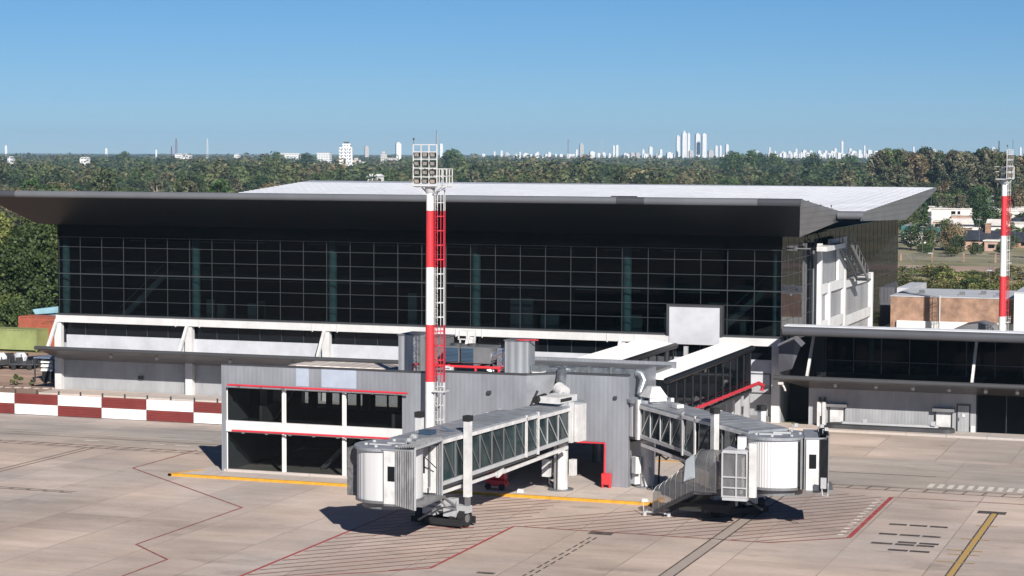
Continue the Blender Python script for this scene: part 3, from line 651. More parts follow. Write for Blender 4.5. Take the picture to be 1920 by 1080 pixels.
g = MB(); g.box(-63.2, -50.3, YF-0.05, YF+0.4, Z0, 0.30); part('plinth', g, 'pave')
for z0, z1 in ((0.30, 2.80), (3.52, 5.72)):
    for a, b in ((-63.03, -58.97), (-58.79, -54.69), (-54.51, -50.52)):
        g = MB(); g.box(a, b, YF+0.16, YF+0.175, z0, z1); w = part('window', g, 'glass_b')
        g = MB(); g.box(a-0.0, a+0.05, YF+0.10, YF+0.155, z0, z1); g.box(b-0.05, b, YF+0.10, YF+0.155, z0, z1); g.box(a+0.05, b-0.05, YF+0.10, YF+0.155, z1-0.05, z1); part('window_surround', g, 'mull_w', w)
g = MB()
for z0, z1 in ((0.30, 2.79), (3.53, 5.71)): g.box(-58.97, -58.79, YF-0.02, YF+0.25, z0, z1); g.box(-54.69, -54.51, YF-0.02, YF+0.25, z0, z1)
part('window_post', g, 'white_b')
g = MB(); g.box(X0+0.3, X1-0.3, YF+0.42, YB-0.35, 3.05, 3.3); g.box(X0+0.3, X1-0.3, YF+0.42, YB-0.35, 5.9, 6.1); part('floor_slab', g, 'floorin')
g = MB()   # rear wall with tall openings showing the daylight behind
xs = [-63.0, -62.3, -61.71, -61.31, -60.64, -59.23, -58.41, -58.06, -57.4, -56.97, -56.43, -55.86, -55.2, -54.93, -54.21, -53.87, -53.03, -52.92, -52.08, -49.5]
g.box(X0+0.3, -49.3, YB-0.3, YB, Z0, 3.3)
g.box(X0+0.3, -49.3, 125.2, 125.3, 3.3, 4.15); g.box(X0+0.3, -49.3, 125.2, 125.3, 5.20, 5.9)
for a, b in zip(xs[0::2], xs[1::2]): g.box(a, b, 125.2, 125.3, 4.15, 5.20)
part('rear_wall', g, 'darkin')
g = MB(); g.box(-60, -59.5, 128, 128.5, 3.3, 5.9); g.box(-56, -55.5, 128, 128.5, Z0, 5.9); g.box(-52.6, -52.1, 126, 126.5, Z0, 5.9)
g.bar((-57.5, 125, .2), (-54.5, 125.5, 3.2), 0.9, 0.3); g.bar((-60.5, 124, 3.5), (-59, 124, 5.6), .1); g.box(-61.2, -61.0, 123, 127, 3.3, 4.4); g.box(-54.0, -53.4, 124, 124.2, .6, 2.2); g.box(-52.0, -50.9, 123.6, 123.8, 3.3, 4.2)
part('inner_fittings', g, 'mgrey')
g = MB(); g.box(X0+0.3, X1-0.3, YF+0.4, YB-0.05, 6.1, 6.25); g.box(X0+1.1, X1-2.0, 130.9, 134.1, 6.251, 6.33); part('roof', g, ribbed('block_roof_sheet', (0.72, 0.66, 0.62), 0, 0.8, dirt=0.25, metal=0.1))
# raised part over the passage
ZB = 2.95
g = MB()
g.prism([(-49.0, 122.9), (-42.55, 122.9), (-42.55, 123.3), (-49.0, 123.3)], 2, ZB, 7.2)
part('raised_wall', g, 'block')
g = MB(); g.prism([(-42.55, 122.9), (-40.45, 124.6), (-40.7, 124.95), (-42.7, 123.3)], 2, ZB, 7.2); part('corner_wall', g, mat('sunlit_corner_sheet', (0.33, 0.34, 0.37), 0.3, 0.45, var=0.1, scale=0.8, dirt=0.1))  # block cladding coloured paler for the sun on the angled face
g = MB(); g.box(-40.45, -36.35, 124.6, 124.98, ZB, 7.2); g.box(-37.9, -36.35, 124.6, 124.98, Z0, ZB); part('raised_wall', g, 'block')
g = MB(); g.box(-36.62, -36.36, 124.98, 131.0, Z0, 7.19); part('side_wall', g, 'block_y')
g = MB(); g.prism([(-49, 123.3), (-42.7, 123.3), (-40.7, 124.95), (-36.65, 124.95), (-36.65, 136), (-49, 136)], 2, 6.6, 6.8); g.prism([(-49, 123.3), (-42.7, 123.3), (-40.7, 124.95), (-36.65, 124.95), (-36.65, 136), (-49, 136)], 2, ZB, ZB+0.2); part('deck', g, 'mgrey')
g = MB(); g.box(-49, -36.4, 136, 136.3, ZB, 7.0); part('rear_wall', g, 'block')
g = MB()
for x, y in ((-48.6, 130), (-45.2, 134.5), (-41.5, 134.5), (-38.2, 135.2)): g.cyl((x, y), 0.3, Z0, ZB, 12)
part('passage_column', g, 'mgrey', smooth=True)
g = MB()
for a, b in (((X0+0.0, YF-0.02), (X1, YF-0.02)), ((-49.0, 122.88), (-42.55, 122.88)), ((-42.55, 122.88), (-40.45, 124.58)), ((-40.45, 124.58), (-36.35, 124.58))):
    a = Vector((*a, 7.215)); b = Vector((*b, 7.215)); d = (b-a).normalized(); n = Vector((-d.y, d.x, 0)); g.hexa([a-n*.02-Vector((0,0,.05)), b-n*.02-Vector((0,0,.05)), b+n*.42-Vector((0,0,.05)), a+n*.42-Vector((0,0,.05)), a-n*.02+Vector((0,0,.04)), b-n*.02+Vector((0,0,.04)), b+n*.42+Vector((0,0,.04)), a+n*.42+Vector((0,0,.04))])
part('parapet_cap', g, 'dgrey')
def redrail(name, a, b, parent=None, r=0.07, feet=8, off=(0, 0.35, 0)):
    g = MB(); a = Vector(a); b = Vector(b); g.tube([a, b], r, 8)
    o = part(name, g, 'redrail', parent, smooth=True)
    g = MB()
    for k in range(feet):
        p = a.lerp(b, (k+.5)/feet); g.bar(p, p+Vector(off), 0.05); g.box(p.x-.09, p.x+.09, p.y-.10, p.y+.05, p.z-.15, p.z-.06)
    part('rail_bracket', g, 'mgrey', o); return o
redrail('red_rail', (-62.7, 121.38, 5.92), (-50.0, 121.38, 5.88)); redrail('red_rail', (-62.4, 121.38, 2.92), (-48.9, 121.38, 2.94))
g = MB(); g.tube([(-40.6, 124.45, 2.9), (-37.85, 124.45, 2.9), (-37.85, 124.45, 0.15)], 0.075, 8); part('red_pipe', g, 'redrail', smooth=True)
for x in (-41.9, -37.2, -45.0):
    g = MB(); g.box(x-.12, x+.12, 122.7, 122.9, 5.9, 6.1) if x < -42 else g.box(x-.1, x+.1, 124.45, 124.6, 5.7, 5.9); part('wall_lamp', g, 'dgrey')

# covered walkways from the block to the terminal
def walkway(xa, xb, ya, yb, lab, zt=6.5):
    t = thing('covered_walkway', lab, 'walkway', ((xa+xb)/2, (ya+yb)/2, 2.9), group='white-roofed walkways')
    global T; old = T; T = t
    g = MB(); g.prism([(xa, zt+.26), (xb-.12, zt-.06), (xb-.12, zt-.2), (xa, zt-.1)], 1, ya, yb); part('roof', g, 'walkroof')
    g = MB(); g.box(xa+0.1, xb-0.1, ya+0.1, yb-0.2, 3.25, zt-0.15); part('wall', g, 'bglass')
    g = MB(); g.box(xa, xb, ya, yb-0.1, 2.95, 3.22); part('floor', g, 'dgrey')
    n = 12; poly = [(xb-0.10+0.26*math.cos(a), zt-0.24+0.22*math.sin(a)) for a in [2*PI*k/n for k in range(n)]]
    g = MB(); g.prism(poly, 1, ya, yb+0.25); part('edge_roll', g, 'soffit', smooth=True)
    g = MB()
    k = int((yb-ya)/2.2)
    for i in range(k+1): y = ya+0.15+(yb-ya-0.5)*i/k; g.box(xb-0.1, xb-0.04, y-.05, y+.05, 3.25, zt-0.45)
    part('wall_post', g, 'darkin')
    for y in (ya+8, yb-2.5):
        g = MB(); g.box(xa+0.3, xa+0.7, y-.2, y+.2, 0.0, 2.95); g.box(xb-0.7, xb-0.3, y-.2, y+.2, 0.0, 2.95); part('support', g, 'lgrey')
    T = old; return t
M['walkroof'] = mat('walkway_roof_membrane', (0.90, 0.90, 0.90), 0.9, var=0.01, spec=0.0)
walkway(-44.3, -41.6, 136.35, 155.5, 'long white-roofed covered walkway, left one of the two behind the rooftop ducts')
w2 = walkway(-37.65, -35.55, 131.1, 155.6, 'long white-roofed covered walkway with red rail, right one of the two')
T = w2; redrail('red_rail', (-35.2, 136.2, 3.78), (-35.2, 156.2, 3.55), r=0.13, feet=11, off=(-0.35, 0, 0))
g = MB(); g.tube([(-35.2, 156.2, 3.55), (-35.0, 156.9, 3.3), (-35.1, 156.8, 2.9)], 0.16, 8); part('rail_end', g, 'redrail', smooth=True)
# tank standing under the walkway
g = MB(); g.cyl((-36.4, 138.6), 0.62, 0.0, 1.8, 20); g.cyl((-36.4, 138.6), 0.40, 1.8, 2.0, 20)
single(g, 'water_tank', 'mgrey', 'round grey tank standing under the right covered walkway', 'tank', loc=(-36.4, 138.6, 0), smooth=True)
g = MB(); g.cyl((-35.3, 143.4), 0.5, 0.0, 1.6, 18); g.cyl((-35.3, 143.4), 0.3, 1.6, 1.75, 18)
single(g, 'water_tank', 'dgrey', 'darker round tank behind the pale one under the right walkway', 'tank', loc=(-35.3, 143.4, 0), smooth=True)

# ---- plant on the block roof
ZR = 6.8
def rbox(name, x0, x1, y0, y1, z0, z1, label, cat='air duct', m='lgrey', skirt=True):
    t = thing(name, label, cat, ((x0+x1)/2, (y0+y1)/2, z0)); global T; old = T; T = t
    g = MB(); g.box(x0, x1, y0, y1, z0+0.12, z1); part('casing', g, m)
    g = MB(); g.box(x0-0.06, x1+0.06, y0-0.06, y1+0.06, z1, z1+0.06); part('lid', g, 'mgrey')
    if skirt: g = MB(); g.box(x0-0.08, x1+0.08, y0-0.08, y1+0.08, z0, z0+0.12); part('base', g, 'white')
    T = old; return t
b1 = rbox('duct_riser', -52.45, -51.3, 125.8, 128.3, 6.25, 9.15, 'tall grey sheet-metal riser on the roof left of the striped mast', m=ribbed('riser_sheet', (0.34, 0.36, 0.39), 0, 0.5, metal=0.4))
b2 = rbox('duct_riser', -44.95, -43.35, 125.6, 126.9, 6.8, 9.05, 'tall grey sheet-metal riser with a red edge, right of the condensers', m=ribbed('riser_sheet2', (0.34, 0.36, 0.39), 0, 0.53, metal=0.4))
T = b2; g = MB(); g.tube([(-44.1, 125.5, 9.14), (-43.2, 125.6, 9.14), (-42.9, 126.2, 9.1)], 0.05, 6); part('red_pipe', g, 'redrail')
rbox('duct_box', -51.2, -50.0, 127.6, 129.6, 6.25, 8.9, 'low grey duct casing between the left riser and the mast', m='mgrey', skirt=False)
for k, (x0, x1, lab) in enumerate(((-49.45, -48.35, 'blue-finned condenser unit just right of the striped mast'), (-48.2, -46.15, 'wider condenser unit with blue fins and a plain grey side'))):
    t = thing('condenser_unit', lab, 'air conditioner', ((x0+x1)/2, 127, 7.45), group='rooftop condensers'); T = t
    xb = x0+0.9 if k else x1
    g = MB(); g.box(x0, x1, 126.2, 128.2, 7.45, 8.5); part('casing', g, 'mgrey')
    g = MB(); g.box(x0+0.06, xb-0.04, 126.14, 126.19, 7.52, 8.42); part('fins', g, 'acblue')
    g = MB(); g.cyl(((x0+xb)/2, 127.2), 0.38, 8.5, 8.62, 16); part('fan', g, 'dgrey')
t = thing('red_pipe_frame', 'low red steel pipe frame carrying the condensers on the roof', 'pipe frame', (-48, 126, 6.8)); T = t
g = MB(); g.tube([(-50.3, 125.7, 7.25), (-45.3, 125.7, 7.25)], 0.09, 8); g.tube([(-50.3, 128.4, 7.25), (-45.3, 128.4, 7.25)], 0.09, 8); part('rail', g, 'red', smooth=True)
for x in (-50.2, -49.1, -47.0, -45.4):
    g = MB(); g.tube([(x, 125.7, 6.8), (x, 125.7, 7.2)], 0.08, 8); g.tube([(x, 125.7, 7.25), (x, 128.4, 7.25)], 0.07, 8); g.cyl((x, 125.7), 0.14, 6.8, 6.86, 10); part('leg', g, 'red')
g = MB(); g.tube([(-51.3, 125.5, 6.3), (-51.3, 125.5, 7.3), (-50.9, 125.6, 7.3)], 0.08, 8); single(g, 'red_valve', 'red', 'short red pipe stub at the foot of the left riser', 'pipe', loc=(-51.3, 125.5, 6.25))
g = MB(); g.box(-48.9, -48.4, 125.0, 125.4, 7.0, 7.25); g.box(-48.8, -48.5, 124.9, 125.0, 7.2, 7.35); single(g, 'roof_light', 'white', 'small white lamp on the parapet below the condensers', 'lamp', loc=(-48.65, 125.2, 6.8))
t = thing('foil_duct', 'crumpled shiny foil-wrapped duct elbow next to the right riser', 'air duct', (-45.6, 126.6, 6.8)); T = t
g = MB(); g.tube([(-46.3, 126.8, 7.0), (-46.2, 126.6, 7.8), (-45.5, 126.5, 8.2), (-44.9, 126.5, 8.25)], 0.36, 10); part('elbow', g, 'foil', smooth=True)
g = MB(); g.box(-45.7, -45.2, 126.2, 126.9, 7.0, 8.5); part('branch', g, 'foil')
t = thing('window_frame_panel', 'small white two-pane frame above the condensers', 'frame', (-48.8, 129, 8.4)); T = t
g = MB()
for x in (-49.5, -48.92, -48.34): g.box(x, x+0.09, 129, 129.1, 8.75, 9.25)
for z in (8.68, 9.25): g.box(-49.5, -48.25, 129, 129.1, z, z+0.08)
g.box(-49.4, -49.3, 129.02, 129.08, 6.8, 8.68); g.box(-48.5, -48.4, 129.02, 129.08, 6.8, 8.68)
part('frame', g, 'white')
t = thing('roof_duct', 'long galvanised duct running right along the block roof with two drops', 'air duct', (-39.8, 126.3, 6.8)); T = t
g = MB(); g.box(-43.3, -36.3, 125.9, 126.4, 7.05, 7.5); part('run', g, 'galv')
for x in (-42.6, -41.0, -39.4, -37.9): g = MB(); g.box(x-.05, x+.05, 125.85, 126.45, 6.8, 7.56); part('strap', g, 'mgrey')
g = MB(); g.box(-41.9, -40.3, 125.1, 125.9, 7.05, 7.48); g.tube([(-40.9, 125.0, 7.3), (-40.6, 124.1, 7.2), (-40.5, 123.7, 6.7), (-40.35, 123.1, 6.1), (-40.2, 122.7, 5.7)], 0.31, 12); part('left_drop', g, 'galv', smooth=True)
g = MB(); g.tube([(-40.6, 123.4, 6.4), (-40.05, 123.0, 6.15)], 0.42, 12); part('drop_cowl', g, 'white', smooth=True)
g = MB(); g.tube([(-36.3, 126.1, 7.28), (-35.95, 126.1, 7.2), (-35.85, 126.0, 6.8), (-35.85, 125.8, 6.0), (-35.6, 125.6, 5.75), (-35.2, 125.5, 5.85), (-34.8, 125.4, 6.3)], 0.32, 12); part('right_drop', g, 'galv', smooth=True)
g = MB(); g.tube([(-43.0, 125.3, 7.1), (-42.4, 125.3, 7.1), (-42.0, 125.3, 7.2), (-36.5, 125.4, 7.1)], 0.05, 6); part('cable', g, 'white')

# ================================================================== ANNEX on the right
T = thing('terminal_annex', 'low two-storey annex with rounded grey eaves and dark upper glazing, right of the terminal', 'terminal annex', (-5, 168, 0))
AX0, AX1 = -31.95, 46
g = MB(); g.box(AX0, -19.15, 159.5, 176, 0, 3.55); part('lower_wall', g, 'siding')
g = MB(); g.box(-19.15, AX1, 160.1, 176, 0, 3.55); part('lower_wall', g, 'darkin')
g = MB(); g.box(-19.1, AX1, 159.7, 159.72, 0.14, 3.0); gg = part('lower_glazing', g, 'glass')
g = MB()
for k in range(30): g.box(-19.1+k*2.2-.03, -19.1+k*2.2+.03, 159.64, 159.695, .14, 3.0)
part('mullions', g, 'mull', gg)
g = MB(); g.box(-30.9, AX1, 160.9, 160.92, 3.7, 7.3); gg = part('upper_glazing', g, 'glass')
g = MB()
for k in range(36): g.box(-30.9+k*2.16-.03, -30.9+k*2.16+.03, 160.82, 160.895, 4.15, 7.2)
g.box(-30.9, AX1, 160.83, 160.89, 5.05, 5.11)
part('mullions', g, 'mull', gg)
g = MB(); g.prism([(165, 4.15), (176, 4.15), (176, 5.4), (165, 6.9)], 0, -30.9, AX1); g.box(-30.9, AX1, 160.93, 165, 4.15, 4.25); g.prism([(160.2, 4.15), (176, 4.15), (176, 5.4), (160.2, 7.4)], 0, AX0, -30.95); part('inner_wall', g, 'darkin')
for k in range(4): 
    g = MB(); g.cyl((-27.6+12.5*k, 162.2), 0.22, 4.2, 7.3, 12); part('inner_column', g, 'teal', smooth=True)
g = MB()   # railing / seats seen as slanting bars behind the glass
for k in range(70): g.bar((-30.6+k*0.55, 161.3, 4.25), (-30.2+k*0.55, 161.5, 5.0), 0.05)
part('inner_rail', g, 'mull')
g = MB(); g.prism([(155.3, 7.95), (155.3, 8.12), (156.6, 8.16), (176, 5.6), (176, 5.4)], 0, -33.1, AX1); part('roof', g, 'roofwhite')
g = MB(); g.quad((-33.1, 155.3, 7.42), (AX1, 155.3, 7.42), (AX1, 160.95, 6.95), (-32.4, 160.95, 6.95)); g.quad((-33.0, 155.5, 7.42), (-33.0, 155.5, 8.0), (-33.0, 157, 8.0), (-33.0, 164, 7.1), (-33.0, 164, 6.9)); part('soffit', g, 'soffit')
M['eave'] = mat('eaves_metal', (0.10, 0.105, 0.12), 0.4, 0.35, var=0.05)
def lip2(x0, x1, y, z, ry, rz, m, name, n=14):
    poly = [(y+ry*math.cos(a), z+rz*math.sin(a)) for a in [2*PI*k/n for k in range(n)]]
    g = MB(); g.prism(poly, 0, x0, x1); return part(name, g, m, None, smooth=True)
lip2(-33.15, AX1, 155.3, 7.73, 0.34, 0.36, 'eave', 'eaves_roll')
g = MB(); g.prism([(156.2, 4.0), (156.2, 4.2), (160.85, 3.72), (160.85, 3.6)], 0, -33.9, AX1); part('canopy', g, 'lip')
g = MB(); g.quad((-33.9, 156.2, 3.92), (AX1, 156.2, 3.92), (AX1, 159.48, 2.98), (-32.0, 159.48, 2.98)); g.quad((-33.9, 156.2, 3.92), (-32.0, 159.48, 2.98), (-33.9, 159.48, 3.85), (-33.9, 156.2, 4.15)); part('canopy_soffit', g, 'soffit_lo')
lip2(-34.0, AX1, 156.1, 4.06, 0.2, 0.19, 'lip', 'canopy_lip')
for x in (-29.5, -26.4, -23.6, -20.9, -18.2, -15.9):
    g = MB(); g.cyl((x, 157.4), 0.13, 3.35, 3.58, 10); part('downlight', g, 'white')
for x in (-31.65, -19.2, -6.7, 5.8):
    g = MB(); g.bar((x, 157.2, 4.1), (x+0.02, 159.6, 7.15), 0.20); part('strut', g, 'white')
g = MB(); g.box(-20.58, -19.55, 159.42, 159.49, 0.13, 2.22); dr = part('door_frame', g, 'dgrey')
g = MB(); g.box(-20.48, -19.65, 159.38, 159.415, 0.14, 2.12); dd = part('door', g, 'siding')
g = MB(); g.box(-20.15, -19.95, 159.33, 159.375, 1.25, 1.5); part('door_notice', g, 'white', dd); g = MB(); g.box(-20.42, -20.36, 159.33, 159.375, 0.95, 1.2); part('handle', g, 'dgrey', dd)
g = MB(); g.box(-19.5, -19.15, 159.35, 159.49, 0.13, 0.6); part('base_strip', g, 'white_b')
for x0, x1 in ((-30.25, -29.15), (-22.1, -20.95)):
    g = MB(); g.box(x0, x1, 159.40, 159.49, 0.25, 1.6); sh = part('roller_shutter', g, 'white')
    g = MB(); g.box(x0-0.25, x1+0.25, 159.0, 159.49, 1.62, 1.85); part('shutter_box', g, 'mgrey', sh)
    g = MB(); g.box(x0-0.06, x0-0.01, 159.3, 159.49, .25, 1.6); g.box(x1+0.01, x1+0.06, 159.3, 159.49, .25, 1.6); part('shutter_rail', g, 'dgrey', sh)
g = MB(); g.tube([(-33.6, 156.5, 3.7), (-33.3, 156.6, 3.3), (-33.2, 156.7, 3.0)], 0.08, 6); g.box(-33.7, -33.3, 156.3, 156.6, 3.5, 3.75); part('floodlight', g, 'white')
T = thing('control_cabinet', 'pale narrow cabinet with dark vents left of the baggage belt', 'cabinet', (-30.85, 159.0, 0.13))
g = MB(); g.box(-31.15, -30.95, 158.8, 159.4, .13, 2.0); g.box(-30.75, -30.5, 158.8, 159.4, .13, 2.0); g.box(-30.95, -30.75, 158.95, 159.4, .9, 2.0); part('body', g, 'white')
g = MB(); g.box(-30.95, -30.75, 158.93, 158.97, .13, .9); g.cyl((-31.0, 159.1), .1, 2.0, 2.35, 8); g.cyl((-30.6, 159.1), .1, 2.0, 2.35, 8); part('vent', g, 'dgrey')
T = thing('baggage_belt', 'long dark baggage conveyor belt with rounded ends along the annex wall', 'conveyor', (-25.5, 158.6, 0.13))
g = MB(); n = 10
def stadium(x0, x1, yc, r): return [(x1+r*math.cos(a), yc+r*math.sin(a)) for a in [-PI/2+PI*k/n for k in range(n+1)]]+[(x0+r*math.cos(a), yc+r*math.sin(a)) for a in [PI/2+PI*k/n for k in range(n+1)]]
g.prism(stadium(-29.6, -21.3, 158.45, 0.75), 2, 0.13, 0.42); part('body', g, 'dgrey')
g = MB(); g.prism(stadium(-29.6, -21.3, 158.45, 0.68), 2, 0.42, 0.46); part('belt', g, 'black')
g = MB(); g.prism(stadium(-29.0, -22.0, 158.45, 0.22), 2, 0.46, 0.62); g.box(-27.5, -27.2, 158.3, 158.6, .62, .9); g.box(-22.3, -22.0, 158.1, 158.4, .62, .95); part('centre_cover', g, 'lgrey')
# link canopy and dark passage between the two buildings
T = thing('link_canopy', 'small white sloping canopy over the dark gap between terminal and annex', 'canopy', (-33.0, 158.5, 0))
g = MB(); g.hexa([(-34.0, 157.4, 6.35), (-32.6, 157.4, 7.05), (-32.3, 159.4, 7.0), (-34.0, 159.4, 6.4), (-34.0, 157.4, 6.5), (-32.6, 157.4, 7.2), (-32.3, 159.4, 7.15), (-34.0, 159.4, 6.55)]); g.bar((-32.6, 157.4, 7.1), (-32.0, 157.4, 6.5), 0.12, .4); part('roof', g, 'walkroof')
g = MB(); g.quad((-33.95, 157.6, 4.3), (-32.9, 157.6, 4.6), (-32.3, 157.8, 6.3), (-32.7, 157.7, 6.9), (-33.95, 157.6, 6.3)); g.quad((-33.95, 157.55, 4.3), (-33.95, 159.5, 4.3), (-33.95, 159.5, 6.3), (-33.95, 157.55, 6.3)); part('side_panel', g, 'fascia_dk')
g = MB(); g.box(-34.1, -32.0, 162.5, 162.7, 0, 7.0); part('back_wall', g, 'darkin')

# ================================================================== BRICK BUILDING + neighbours behind the annex
T = thing('brick_building', 'flat-roofed building with weathered brown brick walls behind the annex', 'building', (-26.5, 207, 0))
g = MB(); g.box(-32.4, -20.7, 201, 213, 0, 7.5); part('wall', g, 'brickw')
g = MB(); g.box(-32.45, -20.65, 200.95, 213.05, 7.5, 7.58); part('roof', g, 'offwhite')
g = MB(); g.box(-31.75, -20.7, 200.7, 200.99, 0, 5.2); part('white_band', g, 'bar_white')
g = MB(); g.cyl((-27.7, 200.9), 0.06, 3, 7.7, 8); part('downpipe', g, 'white')
g = MB()
for x, y in ((-30, 205), (-26, 204), (-24.2, 206), (-22.5, 203.5)): g.box(x-.25, x+.25, y-.25, y+.25, 7.58, 7.9)
part('roof_vent', g, 'mgrey')
T = thing('white_building', 'plain white block at the right edge beyond the second mast', 'building', (-14, 206, 0))
g = MB(); g.box(-20.6, -8, 199.5, 212, 0, 8.2); part('wall', g, 'bar_white')
g = MB(); g.box(-20.6, -8, 199.45, 212.05, 8.2, 8.3); part('roof', g, 'offwhite')
g = MB(); g.box(-18, -16, 199.45, 199.49, 5.0, 6.5); part('window', g, 'bglass')
g = MB(); g.prism([(-25.6, 5.0), (-24.3, 5.6), (-22.9, 5.85), (-21.8, 5.6), (-21.2, 5.0)], 1, 192, 196); single(g, 'curved_canopy', 'mgrey', 'grey curved canopy roof beside the foot of the second mast', 'canopy', loc=(-24, 194, 5.0))
g = MB(); g.box(-34.2, -32.6, 216, 226, 0, 7.4); single(g, 'store_wall', 'offwhite', 'pale low wall block between the terminal corner and the brick building', 'wall', loc=(-33.4, 221, 0))

# ================================================================== FLOODLIGHT MASTS
def mast(x, y, label):
    t = thing('floodlight_mast', label, 'floodlight mast', (x, y, 0), 0.0, 'floodlight masts'); 
    B = lambda g, n, m, p=None, s=False: g.build(n, m, p or t, s)
    zb = [0, 2.75, 6.75, 10.35, 13.95, 17.5, 19.0]
    rad = lambda z: 0.315-0.0045*z
    cl = ['red', 'white', 'white', 'red', 'white', 'red', 'white']
    segs = [(0.14, 3.0, 'white'), (3.0, 6.75, 'white'), (6.75, 10.35, 'red'), (10.35, 13.95, 'white'), (13.95, 17.5, 'red'), (17.5, 18.8, 'white')]
    for a, b, c in segs: g = MB(); g.cyl((0, 0), rad(a), a, b, 24, r1=rad(b)); B(g, 'pole', 'red' if c == 'red' else 'bar_white', None, True)
    g = MB(); g.cyl((0, 0), 0.55, 0.0, 0.2, 20); B(g, 'base_plate', 'mgrey')
    # caged ladder on the right side
    for a, b, c in segs:
        g = MB()
        for yy in (-0.2, 0.2): g.box(0.40, 0.44, yy-.02, yy+.02, a, b)
        z = a+0.1
        while z < b-0.05: g.box(0.405, 0.435, -0.18, 0.18, z-.012, z+.012); z += 0.3
        if a > 2:
            for ang in (-0.9, -0.3, 0.3, 0.9): g.box(0.62+0.36*math.cos(ang)-.018, 0.62+0.36*math.cos(ang)+.018, 0.38*math.sin(ang)-.018, 0.38*math.sin(ang)+.018, a, b)
            z = a+0.5
            while z < b:
                pts = [(0.44, -0.2, z)]+[(0.62+0.36*math.cos(q), 0.38*math.sin(q), z) for q in [-1.5+3.0*k/8 for k in range(9)]]+[(0.44, 0.2, z)]
                g.tube(pts, 0.028, 4); g.bar((0.25, 0, z), (0.42, 0, z), 0.05); z += 0.9
        B(g, 'ladder', 'redrail' if c == 'red' else 'white')
    g = MB(); g.box(0.30, 1.15, -0.4, 0.4, 6.15, 6.23); g.tube([(1.1, -.38, 6.23), (1.1, -.38, 6.75)], .02, 4); g.box(0.6, 1.2, -0.42, -0.38, 6.5, 6.55); B(g, 'rest_platform', 'white')
    # head
    g = MB()
    for a in (-1, 1):
        g.bar((0.0, a*0.1, 18.35), (-0.75, a*0.4, 18.98), 0.06); g.bar((0.0, a*0.1, 18.35), (0.95, a*0.4, 18.98), 0.06)
    g.cyl((0, 0), 0.28, 18.6, 18.95, 16, r1=0.34); B(g, 'head_bracket', 'lgrey')
    g = MB(); g.box(-0.95, 1.3, -0.45, 0.5, 18.96, 19.03); B(g, 'platform', 'white')
    g = MB()
    for z in (19.65, 20.1):
        for a, b in (((0.7, -.45), (1.3, -.45)), ((1.3, -.45), (1.3, .5)), ((-0.95, .5), (1.3, .5))): g.bar((*a, z), (*b, z), 0.05)
    for x_, y_ in ((0.8, -.45), (1.05, -.45), (1.3, -.45), (1.3, 0), (1.3, .5), (0.6, .5), (0.9, .5)): g.bar((x_, y_, 19.03), (x_, y_, 20.1), 0.05)
    B(g, 'railing', 'white')
    g = MB()
    for k in range(4): xx = -0.92+1.58*k/3; g.bar((xx, -0.5, 19.0), (xx, -0.5, 21.6), 0.06)
    for z in (19.05, 19.6, 20.15, 20.7, 21.15, 21.6): g.bar((-0.95, -0.5, z), (0.69, -0.5, z), 0.055)
    B(g, 'lamp_rack', 'white')
    rr = random.Random(3)
    lg = MB(); n = 0
    for r in range(4):
        for c in range(3):
            cx = -0.66+c*0.527; cz = 19.32+r*0.55-0.0; tw = rr.uniform(-.12, .12)
            g = MB()
            g.hexa([(cx-.17, -.55, cz-.14), (cx+.17, -.55, cz-.14), (cx+.14, -.25, cz-.1), (cx-.14, -.25, cz-.1), (cx-.2+tw*.3, -.62, cz+.15), (cx+.2+tw*.3, -.62, cz+.15), (cx+.14, -.28, cz+.16), (cx-.14, -.28, cz+.16)])
            h = B(g, 'floodlight', 'black')
            g = MB(); g.hexa([(cx-.13, -.575, cz-.10), (cx+.13, -.575, cz-.10), (cx+.13, -.55, cz-.10), (cx-.13, -.55, cz-.10), (cx-.15+tw*.3, -.635, cz+.11), (cx+.15+tw*.3, -.635, cz+.11), (cx+.15+tw*.3, -.6, cz+.11), (cx-.15+tw*.3, -.6, cz+.11)])
            B(g, 'lens', 'lamp_beige' if (r, c) in ((0, 0), (0, 2)) else 'lens', h)
    g = MB(); g.tube([(0.62, -.5, 21.6), (0.62, -.5, 22.5)], .015, 5); g.tube([(-0.9, -.5, 21.6), (-0.9, -.5, 21.9)], .015, 5); g.cyl((-0.9, -.5), .06, 21.88, 22.02, 8); B(g, 'lightning_rod', 'dgrey')
    return t
M['lens'] = mat('lamp_glass', (0.30, 0.30, 0.28), 0.15, 0.2, var=0.2, scale=8)
M['lamp_beige'] = mat('lamp_cover_beige', (0.35, 0.29, 0.24), 0.5, var=0.1)
m1 = mast(-48.25, 120.85, 'tall red and white banded floodlight mast in front of the boarding block')
m2 = dup(m1, (-20.55, 189.0, 0), rz=R(78), label='farther red and white floodlight mast rising behind the annex at the right edge')

